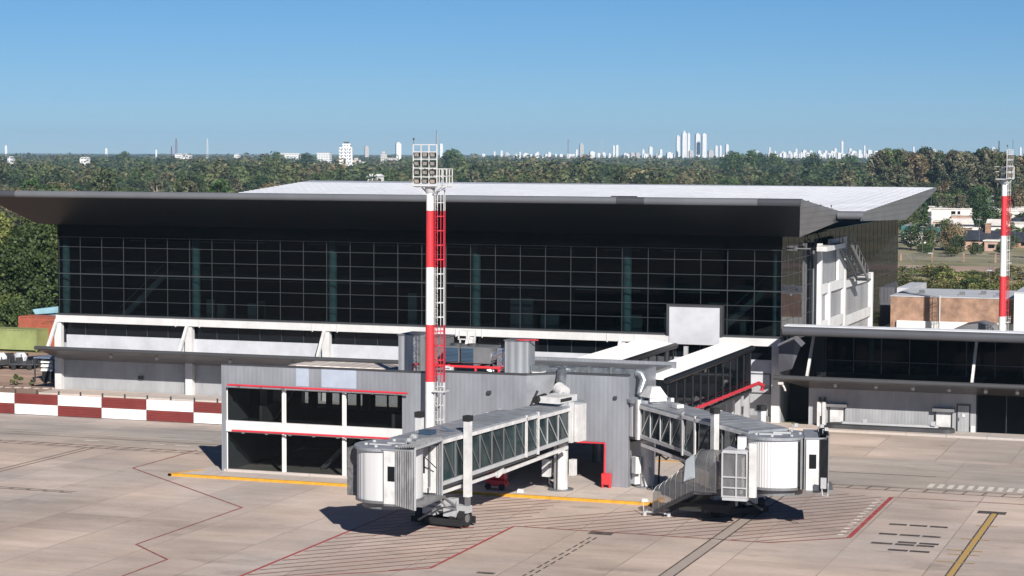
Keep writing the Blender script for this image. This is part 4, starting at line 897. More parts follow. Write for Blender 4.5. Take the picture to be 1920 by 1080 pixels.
# ================================================================== JET BRIDGES
def jetbridge(name, label, O, C, near, cols_t, seg, cabspec, bellow_m, stairs=False, head=0.0):
    """O rotunda, C cab centre; local x from rotunda to cab; near = sign of the local y side facing the camera"""
    ang = math.atan2(C[1]-O[1], C[0]-O[0]); L = math.hypot(C[0]-O[0], C[1]-O[1])
    t = thing(name, label, 'boarding bridge', (O[0], O[1], 0.0), ang, 'boarding bridges')
    B = lambda g, n, m, p=None, s=False: g.build(n, m, p if p is not None else t, s)
    zt = lambda x: 5.52-0.030*x        # underside of roof edge
    zb = lambda x: 3.68-0.052*x        # top of floor edge
    # pedestal
    g = MB(); g.cyl((0, 0), 0.45, 0.13, 3.35, 28); B(g, 'pedestal', 'white', None, True)
    g = MB(); g.cyl((0, 0), 0.8, 0.13, 0.22, 24); g.cyl((0, 0), 1.1, 3.2, 3.4, 24); B(g, 'pedestal_flange', 'mgrey')
    # rotunda
    g = MB(); g.cyl((0, 0), 1.25, 3.4, 5.55, 28); B(g, 'rotunda', 'curtain', None, True)
    g = MB(); g.cyl((0, 0), 1.45, 5.55, 5.75, 28); B(g, 'rotunda_roof', 'jroof', None, False)
    g = MB(); 
    for s in (-1, 1):
        g.box(0.75, 1.0, s*1.2-.12, s*1.2+.12, 3.3, 5.8)
    B(g, 'rotunda_post', 'white')
    # tunnels
    def tunnel(tn, xa, xb, hw, dz, nb, frame_m, postw):
        h = thing_part = None
        g = MB()
        g.hexa([(xa, -hw-.12, zt(xa)+dz), (xb, -hw-.12, zt(xb)+dz), (xb, hw+.12, zt(xb)+dz), (xa, hw+.12, zt(xa)+dz),
                (xa, -hw-.12, zt(xa)+dz+.2), (xb, -hw-.12, zt(xb)+dz+.2), (xb, hw+.12, zt(xb)+dz+.2), (xa, hw+.12, zt(xa)+dz+.2)])
        rf = B(g, tn+'_roof', 'jroof')
        g = MB()
        n = int((xb-xa)/0.85)
        for k in range(1, n): x = xa+(xb-xa)*k/n; g.box(x-.02, x+.02, -hw-.1, hw+.1, zt(x)+dz+.19, zt(x)+dz+.225)
        B(g, 'roof_seam', 'mgrey', rf)
        g = MB()
        for s in (-1, 1):
            y = s*(hw+.09)
            g.bar((xa, y, zt(xa)+dz-.02), (xb, y, zt(xb)+dz-.02), 0.16, 0.2)
        B(g, 'edge_rail', 'white', rf)
        g = MB()
        g.hexa([(xa, -hw, zb(xa)-.32-dz), (xb, -hw, zb(xb)-.32-dz), (xb, hw, zb(xb)-.32-dz), (xa, hw, zb(xa)-.32-dz), (xa, -hw, zb(xa)-.1), (xb, -hw, zb(xb)-.1), (xb, hw, zb(xb)-.1), (xa, hw, zb(xa)-.1)])
        B(g, tn+'_floor', 'dgrey')
        g = MB()
        for s in (-1, 1): g.bar((xa, s*(hw+.04), zb(xa)-.1), (xb, s*(hw+.04), zb(xb)-.1), 0.14, 0.22)
        fl = B(g, tn+'_sill_rail', 'lgrey')
        for s in (-1, 1):
            g = MB(); y = s*hw
            g.add([(xa, y, zb(xa)), (xb, y, zb(xb)), (xb, y, zt(xb)+dz-.1), (xa, y, zt(xa)+dz-.1)], [(0, 1, 2, 3)])
            gp = B(g, tn+'_glazing', 'glass_t')
            g = MB()
            for k in range(nb+1):
                x = xa+(xb-xa)*k/nb; w = postw if k in (0, nb) else 0.05
                g.box(x-w/2, x+w/2, y+(0.02 if s > 0 else -.10), y+(0.10 if s > 0 else -.02), zb(x), zt(x)+dz-.1)
                if k < nb:
                    x2 = xa+(xb-xa)*(k+1)/nb
                    g.bar((x, y+s*.05, zb(x)), (x2, y+s*.05, zt(x2)+dz-.1), 0.04)
            B(g, 'truss', frame_m, gp)
    tunnel('inner_tunnel', 1.0, seg[1], 1.05, -0.10, seg[3], 'lgrey', 0.1)
    tunnel('outer_tunnel', seg[0], L-(0.8 if stairs else 1.95), 1.25, 0.08, seg[2], 'mgrey', 0.16)
    g = MB(); x = seg[0]
    for s in (-1, 1): g.box(x-.08, x+.08, s*1.33-.07, s*1.33+.07, zb(x)-.3, zt(x)+.3); g.box(x+1.35, x+1.49, s*1.36-.06, s*1.36+.06, zb(x)-.3, zt(x)+.25)
    B(g, 'portal_frame', 'white')
    # under-tunnel beam / cable tray
    g = MB()
    for s in (-1, 1):
        xm = seg[0]+4.0
        g.bar((1.0, s*1.0, 3.0), (xm, s*1.0, zb(xm)-.75), 0.16, 0.2); g.bar((xm-.4, s*1.05, zb(xm)-.55), (xm+.3, s*1.05, zb(xm)-.8), .2, .34); g.bar((xm, s*1.0, zb(xm)-.72), (L-1.2, s*1.0, zb(L)-.62), 0.14, 0.18)
    B(g, 'cable_beam', 'white')
    g = MB(); g.box(2, L-3, -.6, .6, 2.55, 2.75); B(g, 'cable_tray', 'dgrey')
    g = MB()
    for k in range(6): x = 2.2+k*2.2; g.tube([(x, -.5, 2.55), (x+.6, -.3, 2.25), (x+1.2, -.4, 2.6)], .05, 5)
    B(g, 'cable', 'black')
    # lift columns + bogie
    ct = cols_t
    for s in (-1, 1):
        y = s*1.62
        g = MB(); g.box(ct-.2, ct+.2, y-.17, y+.17, 1.75, 6.05); lc = B(g, 'lift_column', 'white')
        g = MB(); g.box(ct-.24, ct+.24, y-.21, y+.21, 6.05, 6.36); B(g, 'motor_cap', 'black', lc)
        g = MB(); g.box(ct-.13, ct+.13, y-.12, y+.12, 0.85, 1.75); B(g, 'piston', 'mgrey', lc)
    g = MB(); g.box(ct-.28, ct+.28, -1.75, 1.75, 0.85, 1.25); g.box(ct-.5, ct+.5, -1.1, -.3, .6, 1.05); g.box(ct-.5, ct+.5, .3, 1.1, .6, 1.05); g.box(ct-.35, ct+.15, -1.2, -.5, 1.25, 1.55); g.box(ct-.2, ct+.3, .2, .9, 1.25, 1.6)
    B(g, 'bogie_beam', 'lgrey')
    g = MB(); g.bar((ct+.3, near*1.0, 1.2), (ct+2.2, near*0.9, 2.3), .12); g.bar((ct+.3, -near*1.0, 1.2), (ct+2.2, -near*0.9, 2.3), .12); g.bar((ct, 0, 1.2), (ct+2.6, 0, .7), .1); g.tube([(ct, near*.8, 1.5), (ct+.4, near*1.1, 1.0), (ct+1.2, near*.9, 1.3), (ct+1.8, near*.6, 2.2)], .06, 6); B(g, 'bogie_strut', 'mgrey')
    for s in (-1, 1):
        for q in (-.26, .26):
            g = MB(); yy = s*1.15+q
            ring = 18; r = 0.52
            poly = [(ct+r*math.cos(2*PI*k/ring), 0.53+r*math.sin(2*PI*k/ring)) for k in range(ring)]
            g.prism(poly, 1, yy-.19, yy+.19); wh = B(g, 'wheel', 'black', None, True)
            g = MB(); poly = [(ct+.25*math.cos(2*PI*k/12), 0.53+.25*math.sin(2*PI*k/12)) for k in range(12)]; g.prism(poly, 1, yy-.2, yy+.2); B(g, 'rim', 'mgrey', wh)
    g = MB(); g.box(ct-.75, ct-.6, -1.7, 1.7, .15, .55); g.box(ct+.62, ct+.75, -1.7, 1.7, .15, .5); B(g, 'wheel_guard', 'black')
    # cab
    Rw = 1.80
    zf, zc = 2.42, 5.1
    z0 = zf
    # everything of the cab is turned so that it faces world +x
    rot = Matrix.Translation((L, 0, 0)) @ Matrix.Rotation(head-ang, 4, 'Z')
    def K(g): g.v = [tuple(rot @ Vector(v)) for v in g.v]; return g
    a0, a1, a2, yn, yf_ = cabspec
    g = MB(); g.cyl((0, 0), Rw, zf, zc, 44); B(K(g), 'cab_rotunda', 'curtain', None, True)
    g = MB(); g.cyl((0, 0), Rw+.08, zf-.14, zf, 44); g.cyl((0, 0), Rw-.3, zf-.5, zf-.13, 30); B(K(g), 'cab_base', 'mgrey')
    g = MB(); g.cyl((0, 0), Rw+.14, zc+.0, zc+.16, 44); cr = B(K(g), 'cab_roof', 'jroof')
    g = MB()
    for k in range(7): a = 2*PI*k/7; g.cyl((1.3*math.cos(a), 1.3*math.sin(a)), .1, zc+.16, zc+.26, 8)
    g.box(-1.0, .3, -.5, -.4, zc+.16, zc+.22); g.box(-.2, .8, .1, .22, zc+.16, zc+.24)
    B(K(g), 'roof_fitting', 'lgrey', cr)
    # slatted dark gap + cab body
    for s in (-1, 1):
        ys = s*1.68
        g = MB(); g.box(a0-.32, a0-.20, ys-.06, ys+.06, zf-.05, zc+.1); g.box(a0-.12, a0-.04, ys-.1, ys+.04, zf-.05, zc+.1); B(K(g), 'slide_post', 'mgrey')
        g = MB(); g.box(a0-.36, a0-.02, ys*.93-.03, ys*.93+.03, zf, zc); B(K(g), 'slide_gap', 'black')
    g = MB(); g.box(a0, a1, yn, yn+.1, zf-.1, zc+.1); g.box(a0, a1, yf_-.1, yf_, zf-.1, zc+.1); g.box(a0+.02, a1-.4, yn+.1, yf_-.1, zf, zc); cb = B(K(g), 'cab_body', 'white')
    g = MB(); g.box(a1-.4, a2-.28, yf_-.16, yf_-.11, zf, zc-.05); B(K(g), 'inner_wall', 'white')
    g = MB(); g.box(a1-.1, a1+.25, yf_-.19, yf_-.165, 3.5, 4.4); B(K(g), 'inner_window', 'bglass')
    g = MB(); wx = (a0+a1)/2+(0.0 if stairs else .1); g.box(wx-.2, wx+.2, yn-.02, yn, 3.55, 4.35); B(K(g), 'cab_window', 'bglass', cb)
    g = MB(); g.box(a1-.4, a1-.36, yn+.9, yn+2.0, zf+.1, zc-.4); B(K(g), 'cab_door', 'lgrey', cb)
    g = MB(); g.box(a1-.36, a1-.34, yn+1.2, yn+1.55, 3.7, 4.4); B(K(g), 'door_window', 'bglass', cb)
    g = MB(); g.box(a0-.1, a2-.1, yn-.05, yf_+.05, zc+.1, zc+.2); cro = B(K(g), 'canopy_roof', 'jroof')
    g = MB(); g.box(a0, a2, yn, yf_, zf-.22, zf-.1); g.box(a2-.02, a2+.3, yn+.2, yf_-.2, zf-.2, zf-.08); B(K(g), 'cab_floor', 'mgrey')
    # bellows: folded side curtains and folded top
    nf = 9
    for s, yy in ((-1, yn), (1, yf_)):
        g = MB(); pts = []
        for k in range(2*nf+1):
            x = a1+(a2-a1)*k/(2*nf); d = (.13 if k % 2 else -.03)*s
            pts.append((x, yy+d))
        lo = [(x, y, zf-.12-(.25 if not stairs else .05)*((x-a1)/(a2-a1))) for x, y in pts]; hi = [(x, y, zc+.12+.12*((x-a1)/(a2-a1))) for x, y in pts]
        n = len(pts)
        inn_lo = [(x, y-s*.04, z) for x, y, z in lo]; inn_hi = [(x, y-s*.04, z) for x, y, z in hi]
        g.add(lo+hi, [(i, i+1, n+i+1, n+i) for i in range(n-1)]); g.add(inn_lo+inn_hi, [(i, i+1, n+i+1, n+i) for i in range(n-1)])
        B(K(g), 'bellows', bellow_m)
    g = MB(); pts = [(a1+(a2-a1)*k/(2*nf), zc+.2+(.12 if k % 2 else 0)+.12*k/(2*nf)) for k in range(2*nf+1)]
    n = len(pts); g.add([(x, yn-.08, z) for x, z in pts]+[(x, yf_+.08, z) for x, z in pts], [(i, i+1, n+i+1, n+i) for i in range(n-1)]); B(K(g), 'bellows_top', bellow_m)
    g = MB(); zq = zf-.35 if not stairs else zf-.12; g.bar((a2, yn-.05, zq), (a2, yn-.05, zc+.3), .07); g.bar((a2, yf_+.05, zq), (a2, yf_+.05, zc+.3), .07); g.bar((a2, yn-.05, zc+.28), (a2, yf_+.05, zc+.28), .12); B(K(g), 'closure_frame', 'lgrey' if not stairs else 'mgrey')
    g = MB(); g.bar((a1+.1, yf_-1.4, zc), (a2-.1, yf_-.6, 3.9), .05); g.tube([(a1+.15, yn+.5, 3.0), (a1+.2, yn+.6, 2.6), (a1+.2, yn+1.4, 2.5)], .04, 5); B(K(g), 'closure_arm', 'black')
    g = MB(); g.box(-2.55, -1.6, .0, 1.4, zf-.1, zc-.15) if not stairs else g.box(-2.2, -1.7, -1.45, -.9, zf-.1, zc+.1)
    B(K(g), 'end_screen', 'screen' if not stairs else 'white')
    g = MB()
    for x, y in ((a1, 0.4), (a1+.2, -.9), (0.9, .7)): g.tube([(x, y, zc+.2), (x, y, zc+.55), (x+.2, y, zc+.6)], .035, 5); g.box(x+.1, x+.3, y-.1, y+.1, zc+.5, zc+.68)
    B(K(g), 'roof_lamp', 'lgrey')
    return t, B, L, K
jl, B, L, K = jetbridge('boarding_bridge', 'white boarding bridge reaching toward the camera, its open cab facing right, left of the two', (-40.07, 122.4), (-43.75, 103.75), 1,
    13.6, (5.2, 9.0, 9, 6), (0.45, 1.12, 2.30, -1.95, 1.85), 'bellows')
g = MB(); g.box(-.25, .75, 1.35, 1.65, 3.35, 5.65); B(g, 'side_cabinet', 'white')
g = MB(); g.box(-.35, .1, .62, .95, 1.1, 2.1); B(g, 'control_box', 'white'); g = MB(); g.box(-.25, .2, -1.25, -.75, .9, 2.0); B(g, 'control_box', 'white')
g = MB(); g.tube([(0, -.5, .2), (-.1, -.9, .5), (.1, -.7, 2.9)], .05, 6); g.tube([(.5, 0, .2), (.6, .1, 3)], .04, 6); B(g, 'cable', 'dgrey')
g = MB(); g.cyl((1.3, -.4), .3, 5.75, 6.0, 14); g.tube([(1.0, -.6, 6.05), (2.2, -.6, 5.95)], .22, 10); g.bar((2.2, -.9, 5.6), (1.9, -.6, 6.5), .12); B(g, 'vent_fitting', 'black')
g = MB(); g.box(-.4, 1.9, -.7, .9, 5.76, 6.15); B(g, 'air_handler', 'white'); g = MB(); g.box(.3, 1.7, -.3, .92, 5.85, 6.05); B(g, 'grille', 'black')
g = MB(); g.box(L-4.2, L-3.6, -.5, .3, 5.35, 5.6); g.bar((L-5.6, .8, 5.3), (L-4.9, .2, 5.65), .1); B(g, 'roof_fitting', 'acblue')
jr, B, L, K = jetbridge('boarding_bridge', 'white boarding bridge reaching right with an enclosed curved stair, right of the two', (-35.35, 125.5), (-24.95, 115.55), -1,
    10.4, (6.4, 9.4, 5, 7), (1.62, 2.35, 2.85, -1.70, 1.80), 'bellows_dk', True, R(13))
g = MB(); g.box(-.25, .25, -1.0, -.6, 1.05, 2.1); B(g, 'control_box', 'white'); g = MB(); g.box(-.7, -.2, -.8, -.3, .3, 1.3); B(g, 'control_box', 'white')
g = MB(); g.hexa([(.3, -.8, 5.95), (1.6, -.8, 5.95), (1.6, .5, 5.95), (.3, .5, 5.95), (.65, -.45, 6.6), (1.25, -.45, 6.6), (1.25, .15, 6.6), (.65, .15, 6.6)]); g.box(.35, .5, -.75, .45, 5.7, 5.95); g.box(1.4, 1.55, -.75, .45, 5.7, 5.95); B(g, 'vent_hood', 'white')
g = MB(); g.box(-1.2, -.3, -1.1, .6, 3.2, 5.5); B(g, 'rotunda_panel', 'curtain'); g = MB(); g.box(-1.22, -.28, -1.12, .62, 5.5, 5.6); B(g, 'panel_cap', 'mgrey'); g = MB(); g.box(-1.2, -.4, -1.0, .5, 3.0, 3.2); B(g, 'panel_base', 'black')
g = MB(); g.tube([(.7, .4, .2), (.7, .5, 3.2)], .06, 6); g.tube([(1.1, -.6, .3), (1.5, -.5, .25), (1.5, -.7, 1.6)], .05, 6); B(g, 'cable', 'black')
g = MB(); g.box(3.4, 4.0, -.3, .2, 5.55, 5.78); g.box(7.2, 7.5, .2, .5, 5.4, 5.62); B(g, 'roof_fitting', 'white')
# enclosed service stair of the right bridge (given in world coordinates)
T = jr
def ring(p, d, w, h, n=11):
    d = Vector((d[0], d[1], 0)).normalized(); s = Vector((-d.y, d.x, 0)); out = []
    prof = [(-w/2, 0), (-w/2, h*.62)]+[(-w/2*math.cos(a), h*.62+h*.38*math.sin(a)) for a in [PI*k/n for k in range(1, n)]]+[(w/2, h*.62), (w/2, 0)]
    return [Vector(p)+s*a+Vector((0, 0, b)) for a, b in prof]
P0, P1, P2 = (-26.7, 113.9, 2.0), (-29.0, 114.4, 2.0), (-31.9, 116.5, 0.30)
def shell(pts, dirs, w, hs):
    g = MB(); rs = [ring(p, d, w, h) for p, d, h in zip(pts, dirs, hs)]; n = len(rs[0]); vs = [v for r in rs for v in r]
    g.add(vs, [(i*n+j, i*n+j+1, (i+1)*n+j+1, (i+1)*n+j) for i in range(len(rs)-1) for j in range(n-1)]); return g
d01 = (-1, .22); d12 = (-2.9, 2.1)
def along(a, b, n): return [tuple(Vector(a).lerp(Vector(b), k/n)) for k in range(n+1)]
pts = along(P0, P1, 4)+along(P1, P2, 7)[1:]; dirs = [d01]*4+[(-1.6, .7)]+[d12]*7; hs = [2.35]*4+[2.3, 2.15, 1.95, 1.8, 1.7, 1.62, 1.58, 1.55]
g = shell(pts, dirs, 1.35, hs); st = part('stair_enclosure', g, 'poly', smooth=True)
g = MB()
for p, d, h in zip(pts, dirs, hs):
    r = ring(p, d, 1.38, h+.02); g.tube(r, .016, 5)
part('enclosure_rib', g, 'mgrey', st)
g = MB(); a = Vector(P1); b = Vector(P2); dd = (b-a).normalized(); s = Vector((-dd.y, dd.x, 0)).normalized()
for q in (-.6, .6): g.bar(a+s*q-Vector((0, 0, .1)), b+s*q-Vector((0, 0, .05)), .07, .26); g.bar(Vector(P0)+Vector((.15, -.1+q*.9, -.1)), a+s*q-Vector((0, 0, .1)), .07, .22)
for k in range(12): p = a.lerp(b, (k+.5)/12); g.add([p-s*.55, p+s*.55, p+s*.55+dd*.25+Vector((0, 0, .17)), p-s*.55+dd*.25+Vector((0, 0, .17))], [(0, 1, 2, 3)])
part('stair_flight', g, 'dgrey')
g = MB(); c = (a*0.93+b*0.07); n2 = s if s.y < 0 else -s; q = c+n2*.74+Vector((0, 0, .75))
g.add([q-dd*.6+Vector((0,0,-.1)), q+dd*.5+Vector((0,0,.0)), q+dd*.3+Vector((0, 0, 1.2)), q-dd*.5+Vector((0, 0, 1.3))], [(0, 1, 2, 3)]); g.add([v+n2*.06 for v in [q-dd*.55, q+dd*.45, q+dd*.27+Vector((0, 0, 1.12)), q-dd*.45+Vector((0, 0, 1.2))]], [(0, 1, 2, 3)])
part('stair_window', g, mat('pale_blue_pane', (0.55, 0.62, 0.67), 0.25, var=0.05), st)
# glazed landing box beside the cab
g = MB(); x0, x1, y0, y1 = -27.45, -26.05, 112.9, 114.7
for x in (x0, (x0+x1)/2+.1, x1): g.box(x-.04, x+.04, y0-.04, y0+.04, 1.9, 4.45)
for z in (1.95, 2.45, 3.05, 4.42): g.box(x0, x1, y0-.035, y0+.035, z-.04, z+.04)
g.box(x0, x1, y0, y1, 1.72, 1.9); g.box(x0, x1, y0, y1, 4.45, 4.55); part('landing_frame', g, 'lgrey')
g = MB(); g.box(x0, x1, y0+.05, y0+.06, 1.95, 4.4); part('landing_glazing', g, 'poly')
g = MB(); g.box(-27.1, -26.4, 113.9, 113.98, 1.95, 4.1); ld = part('landing_door', g, 'white'); g = MB(); g.box(-26.9, -26.6, 113.86, 113.89, 3.2, 3.8); part('door_window', g, 'bglass', ld)
g = MB(); g.box(-26.0, -25.6, 113.2, 113.5, 1.9, 4.95); part('landing_post', g, 'white')
g = MB(); g.box(-32.9, -31.3, 116.1, 116.22, .18, .26); g.box(-32.9, -32.8, 116.0, 117.0, .18, .26); g.box(-31.6, -31.5, 115.8, 116.9, .18, .26)
for x, y in ((-32.85, 116.1), (-31.4, 116.1)): g.cyl((x, y), .12, 0, .2, 8)
g.tube([(-32.9, 116.1, .2), (-33.0, 116.3, .9)], .03, 5); part('stair_foot', g, 'lgrey')
g = MB(); g.box(-30.6, -27.8, 115.4, 118.8, .55, 1.0); g.bar((-30.2, 116, 1.0), (-28, 114.8, 1.9), .25); part('bogie_frame', g, 'black')
g = MB(); g.tube([(-22.0, 113.6, 2.9), (-21.9, 113.5, 2.2), (-21.6, 113.5, 2.2), (-21.6, 113.5, 2.9)], .04, 6); g.box(-22.0, -21.7, 113.45, 113.6, 2.6, 3.2); part('hanging_cable', g, 'lgrey')

# loose things on the island
T = thing('hydrant_cabinet', 'bright red cabinet on short legs at the corner pier of the block', 'cabinet', (-37.6, 124.1, 0.14))
g = MB(); g.box(-37.9, -37.35, 123.95, 124.4, .35, 1.05); part('body', g, 'red'); g = MB(); g.box(-37.86, -37.39, 123.92, 123.945, .4, 1.0); part('door', g, 'red')
for x in (-37.85, -37.4): g = MB(); g.box(x-.04, x+.04, 124.0, 124.35, .14, .35); part('leg', g, 'red')
T = thing('fire_cart', 'dark red wheeled extinguisher cart in the shade under the left bridge', 'cart', (-43.8, 121.2, 0.14))
g = MB(); g.box(-44.5, -43.2, 120.8, 121.6, .4, .75); g.tube([(-44.3, 121.2, 1.0), (-43.3, 121.2, 1.0)], .28, 12); part('tank', g, 'red', smooth=True)
for x in (-44.3, -43.4):
    g = MB(); g.prism([(x+.2*math.cos(2*PI*k/12), .36+.2*math.sin(2*PI*k/12)) for k in range(12)], 1, 120.7, 120.8); part('wheel', g, 'black')
g = MB(); g.tube([(-43.2, 120.9, .6), (-42.7, 120.9, 1.2), (-42.7, 121.5, 1.2), (-43.2, 121.5, .6)], .03, 5); part('handle', g, 'black')
for x, y, lab in ((-42.1, 120.6, 'small white marker block on the island under the left bridge'), (-33.9, 119.9, 'low stone block at the right end of the yellow kerb')):
    g = MB(); g.hexa([(x-.2, y-.15, .14), (x+.2, y-.15, .14), (x+.2, y+.15, .14), (x-.2, y+.15, .14), (x-.15, y-.1, .34), (x+.15, y-.1, .34), (x+.15, y+.1, .34), (x-.15, y+.1, .34)])
    single(g, 'marker_block', 'white_b', lab, 'marker', loc=(x, y, .14))

# ================================================================== RED AND WHITE BARRIER
T = thing('apron_barrier', 'long low barrier of red and white checkered panels left of the boarding block', 'barrier', (-85, 143.75, 0))
xs = [-105.4-4.0, -105.4, -101.4, -97.4, -93.38, -89.37, -85.38, -81.36, -77.2, -73.2, -69.2, -65.2, -61.5]
for i, (a, b) in enumerate(zip(xs[:-1], xs[1:])):
    up = i % 2 == 1
    for z0, z1, r in ((0.05, .86, up), (.88, 1.70, not up)):
        g = MB()
        for k in range(4): h = (z1-z0)/4; g.hexa([(a+.03, 143.66, z0+k*h), (b-.03, 143.66, z0+k*h), (b-.03, 143.8, z0+k*h), (a+.03, 143.8, z0+k*h), (a+.03, 143.70, z0+(k+1)*h-.01), (b-.03, 143.70, z0+(k+1)*h-.01), (b-.03, 143.8, z0+(k+1)*h-.01), (a+.03, 143.8, z0+(k+1)*h-.01)])
        part('barrier_panel', g, 'brick_red' if r else 'bar_white')
    for x in (a, (a+b)/2): g = MB(); g.box(x-.05, x+.05, 143.82, 143.92, 0, 2.0); part('post', g, 'dgrey')

# ================================================================== YARD ON THE LEFT
def container(name, x0, x1, y0, y1, z1, m, label, rib=0.25):
    t = thing(name, label, 'container', ((x0+x1)/2, (y0+y1)/2, 0)); global T; T = t
    g = MB(); n = int((x1-x0)/rib/2)
    for k in range(2*n):
        a = x0+(x1-x0)*k/(2*n); b = x0+(x1-x0)*(k+1)/(2*n); o = .05*(k % 2); g.box(a, b, y0+o, y0+.3, .12, z1-.1)
    g.box(x0, x1, y0+.3, y1, .12, z1-.1); part('body', g, m)
    g = MB(); g.box(x0-.03, x1+.03, y0-.03, y1, z1-.1, z1); part('roof', g, m)
    for x in (x0, x1): g = MB(); g.box(x-.06, x+.06, y0-.04, y0+.1, 0, z1-.1); part('corner_post', g, m)
M['cgreen'] = mat('lime_green_paint', (0.25, 0.29, 0.12), 0.5, var=0.1, dirt=0.2); M['corange'] = mat('rusty_orange_paint', (0.36, 0.10, 0.06), 0.6, var=0.15, dirt=0.25)
container('shipping_container', -133, -120.7, 190, 192.4, 2.3, 'cgreen', 'lime green container at the left edge of the yard')
container('shipping_container', -122.5, -117.4, 193.5, 196, 2.8, 'corange', 'rusty orange container beside the terminal corner')
container('shipping_container', -128.6, -123.6, 199, 201.5, 2.9, 'corange', 'farther orange container half hidden behind the first one')
g = MB(); g.hexa([(-131.5, 203, 2.6), (-125.5, 203, 3.1), (-125.5, 207, 3.1), (-131.5, 207, 2.6), (-131.3, 203, 3.1), (-125.5, 203, 3.8), (-125.5, 207, 3.9), (-131.3, 207, 3.1)]); g.box(-131, -125.6, 203.3, 206.7, 0, 2.9)
single(g, 'covered_stack', mat('pale_blue_tarp', (0.24, 0.42, 0.50), 0.6, var=0.15, bump=.5), 'stack under a pale blue tarpaulin behind the orange containers', 'tarpaulin', loc=(-128.5, 205, 0))
# baggage dollies
proto = thing('baggage_cart', 'dark low baggage cart in the parked row on the gravel yard', 'baggage cart', (-112.2, 176.4, 0), R(4), 'parked baggage carts')
B = lambda g, n, m, p=None: g.build(n, m, p or proto)
g = MB(); g.box(-1.2, 1.2, -.7, .7, .45, .6); B(g, 'deck', 'dgrey')
g = MB(); g.box(-1.2, -1.12, -.7, .7, .6, 1.25); g.box(1.12, 1.2, -.7, .7, .6, 1.0); g.bar((1.2, 0, .5), (2.0, 0, .4), .07); B(g, 'end_rail', 'dgrey')
for x in (-.8, .8):
    for y in (-.7, .62): g = MB(); g.prism([(x+.24*math.cos(2*PI*k/12), .25+.24*math.sin(2*PI*k/12)) for k in range(12)], 1, y, y+.12); B(g, 'wheel', 'black')
rr = random.Random(9)
for k in range(1, 9): dup(proto, (-112.2-2.1*(k % 5)+rr.uniform(-.3, .3), 176.4-(k//5)*2.2+rr.uniform(-.4, .4)-.25*(k % 5), 0), R(rr.uniform(-30, 30)))
for x, y, lab in ((-115.4, 175.2, 'pale wrapped bundle lying on the left end of the baggage carts'), (-113.6, 176.0, 'white sack on the middle baggage cart')):
    g = MB(); rr2 = random.Random(x)
    h = .9 if 'upright' not in lab else 2.4
    ring_ = lambda z, s: [(x+s*(.75 if h < 2 else .35)*math.cos(2*PI*k/9)*rr2.uniform(.85, 1.1), y+s*.4*math.sin(2*PI*k/9), z) for k in range(9)]
    A = ring_(.6, .9)+ring_(.6+h*.5, 1.0)+ring_(.6+h*.9, .55); g.add(A, [tuple(range(9))[::-1], tuple(range(18, 27))]+[(i*9+j, i*9+(j+1) % 9, (i+1)*9+(j+1) % 9, (i+1)*9+j) for i in range(2) for j in range(9)])
    single(g, 'wrapped_load', 'offwhite', lab, 'load', loc=(x, y, .6), smooth=True)
T = thing('cart_shelter', 'small open shelter with a blue-grey roof over stacked white chairs', 'shelter', (-103.7, 165.6, 0))
g = MB(); g.box(-104.9, -102.4, 164.6, 166.8, 2.2, 2.3); part('roof', g, mat('bluegrey_sheet', (.16, .20, .28), .5, var=.1))
for x in (-104.8, -102.5):
    for y in (164.7, 166.7): g = MB(); g.box(x-.05, x+.05, y-.05, y+.05, 0, 2.2); part('post', g, 'dgrey')
g = MB(); g.box(-102.5, -102.4, 164.7, 166.7, .1, 2.2); part('side_sheet', g, 'fascia_dk')
T = thing('chair_stack', 'stack of white plastic seats under the small yard shelter', 'chairs', (-103.7, 165.6, 0))
g = MB()
for k in range(3): g.hexa([(-104.4, 165, 1.0+k*.38), (-103.1, 165, 1.0+k*.38), (-103.3, 166, .95+k*.38), (-104.3, 166, .95+k*.38), (-104.3, 165, 1.22+k*.38), (-103.2, 165.1, 1.22+k*.38), (-103.4, 166, 1.25+k*.38), (-104.2, 166, 1.25+k*.38)])
part('seat', g, 'bar_white'); g = MB(); g.box(-104.3, -103.2, 165.1, 166, .3, .95); g.box(-104.1, -103.9, 164.9, 165.1, 0, .9); g.box(-103.4, -103.2, 164.9, 165.1, 0, .9); part('frame', g, 'black')

# ================================================================== VEGETATION
def leaf_cloud(rng, centres, radii, per, size, flat=0.8):
    """many leaf-clump faces spread through balls; returns verts, faces (numpy)"""
    c = np.repeat(centres, per, 0); r = np.repeat(radii, per)
    d = rng.normal(size=(len(c), 3)); d /= np.linalg.norm(d, axis=1)[:, None]
    rad = r*(0.45+0.6*rng.random(len(c))**0.5)
    p = c+d*rad[:, None]*np.array([1, 1, flat])
    nrm = d+rng.normal(size=d.shape)*0.7; nrm /= np.linalg.norm(nrm, axis=1)[:, None]
    a = np.cross(nrm, rng.normal(size=d.shape)); a /= np.linalg.norm(a, axis=1)[:, None]; b = np.cross(nrm, a)
    s = size*(0.6+0.8*rng.random(len(c)))[:, None]
    v = np.stack([p-a*s, p-b*s*.6+a*s*.1, p+a*s*.9, p+b*s*.7], 1).reshape(-1, 3)
    return v, np.arange(len(v)).reshape(-1, 4)
def np_mesh(name, v, f, m):
    me = bpy.data.meshes.new(name); me.vertices.add(len(v)); me.vertices.foreach_set('co', v.astype(np.float32).ravel())
    me.loops.add(f.size); me.loops.foreach_set('vertex_index', f.astype(np.int32).ravel())
    me.polygons.add(len(f)); me.polygons.foreach_set('loop_start', np.arange(0, f.size, 4, dtype=np.int32))
    try: me.polygons.foreach_set('loop_total', np.full(len(f), 4, np.int32))
    except Exception: pass
    me.materials.append(M[m]); me.update(calc_edges=True); me.validate(); return me
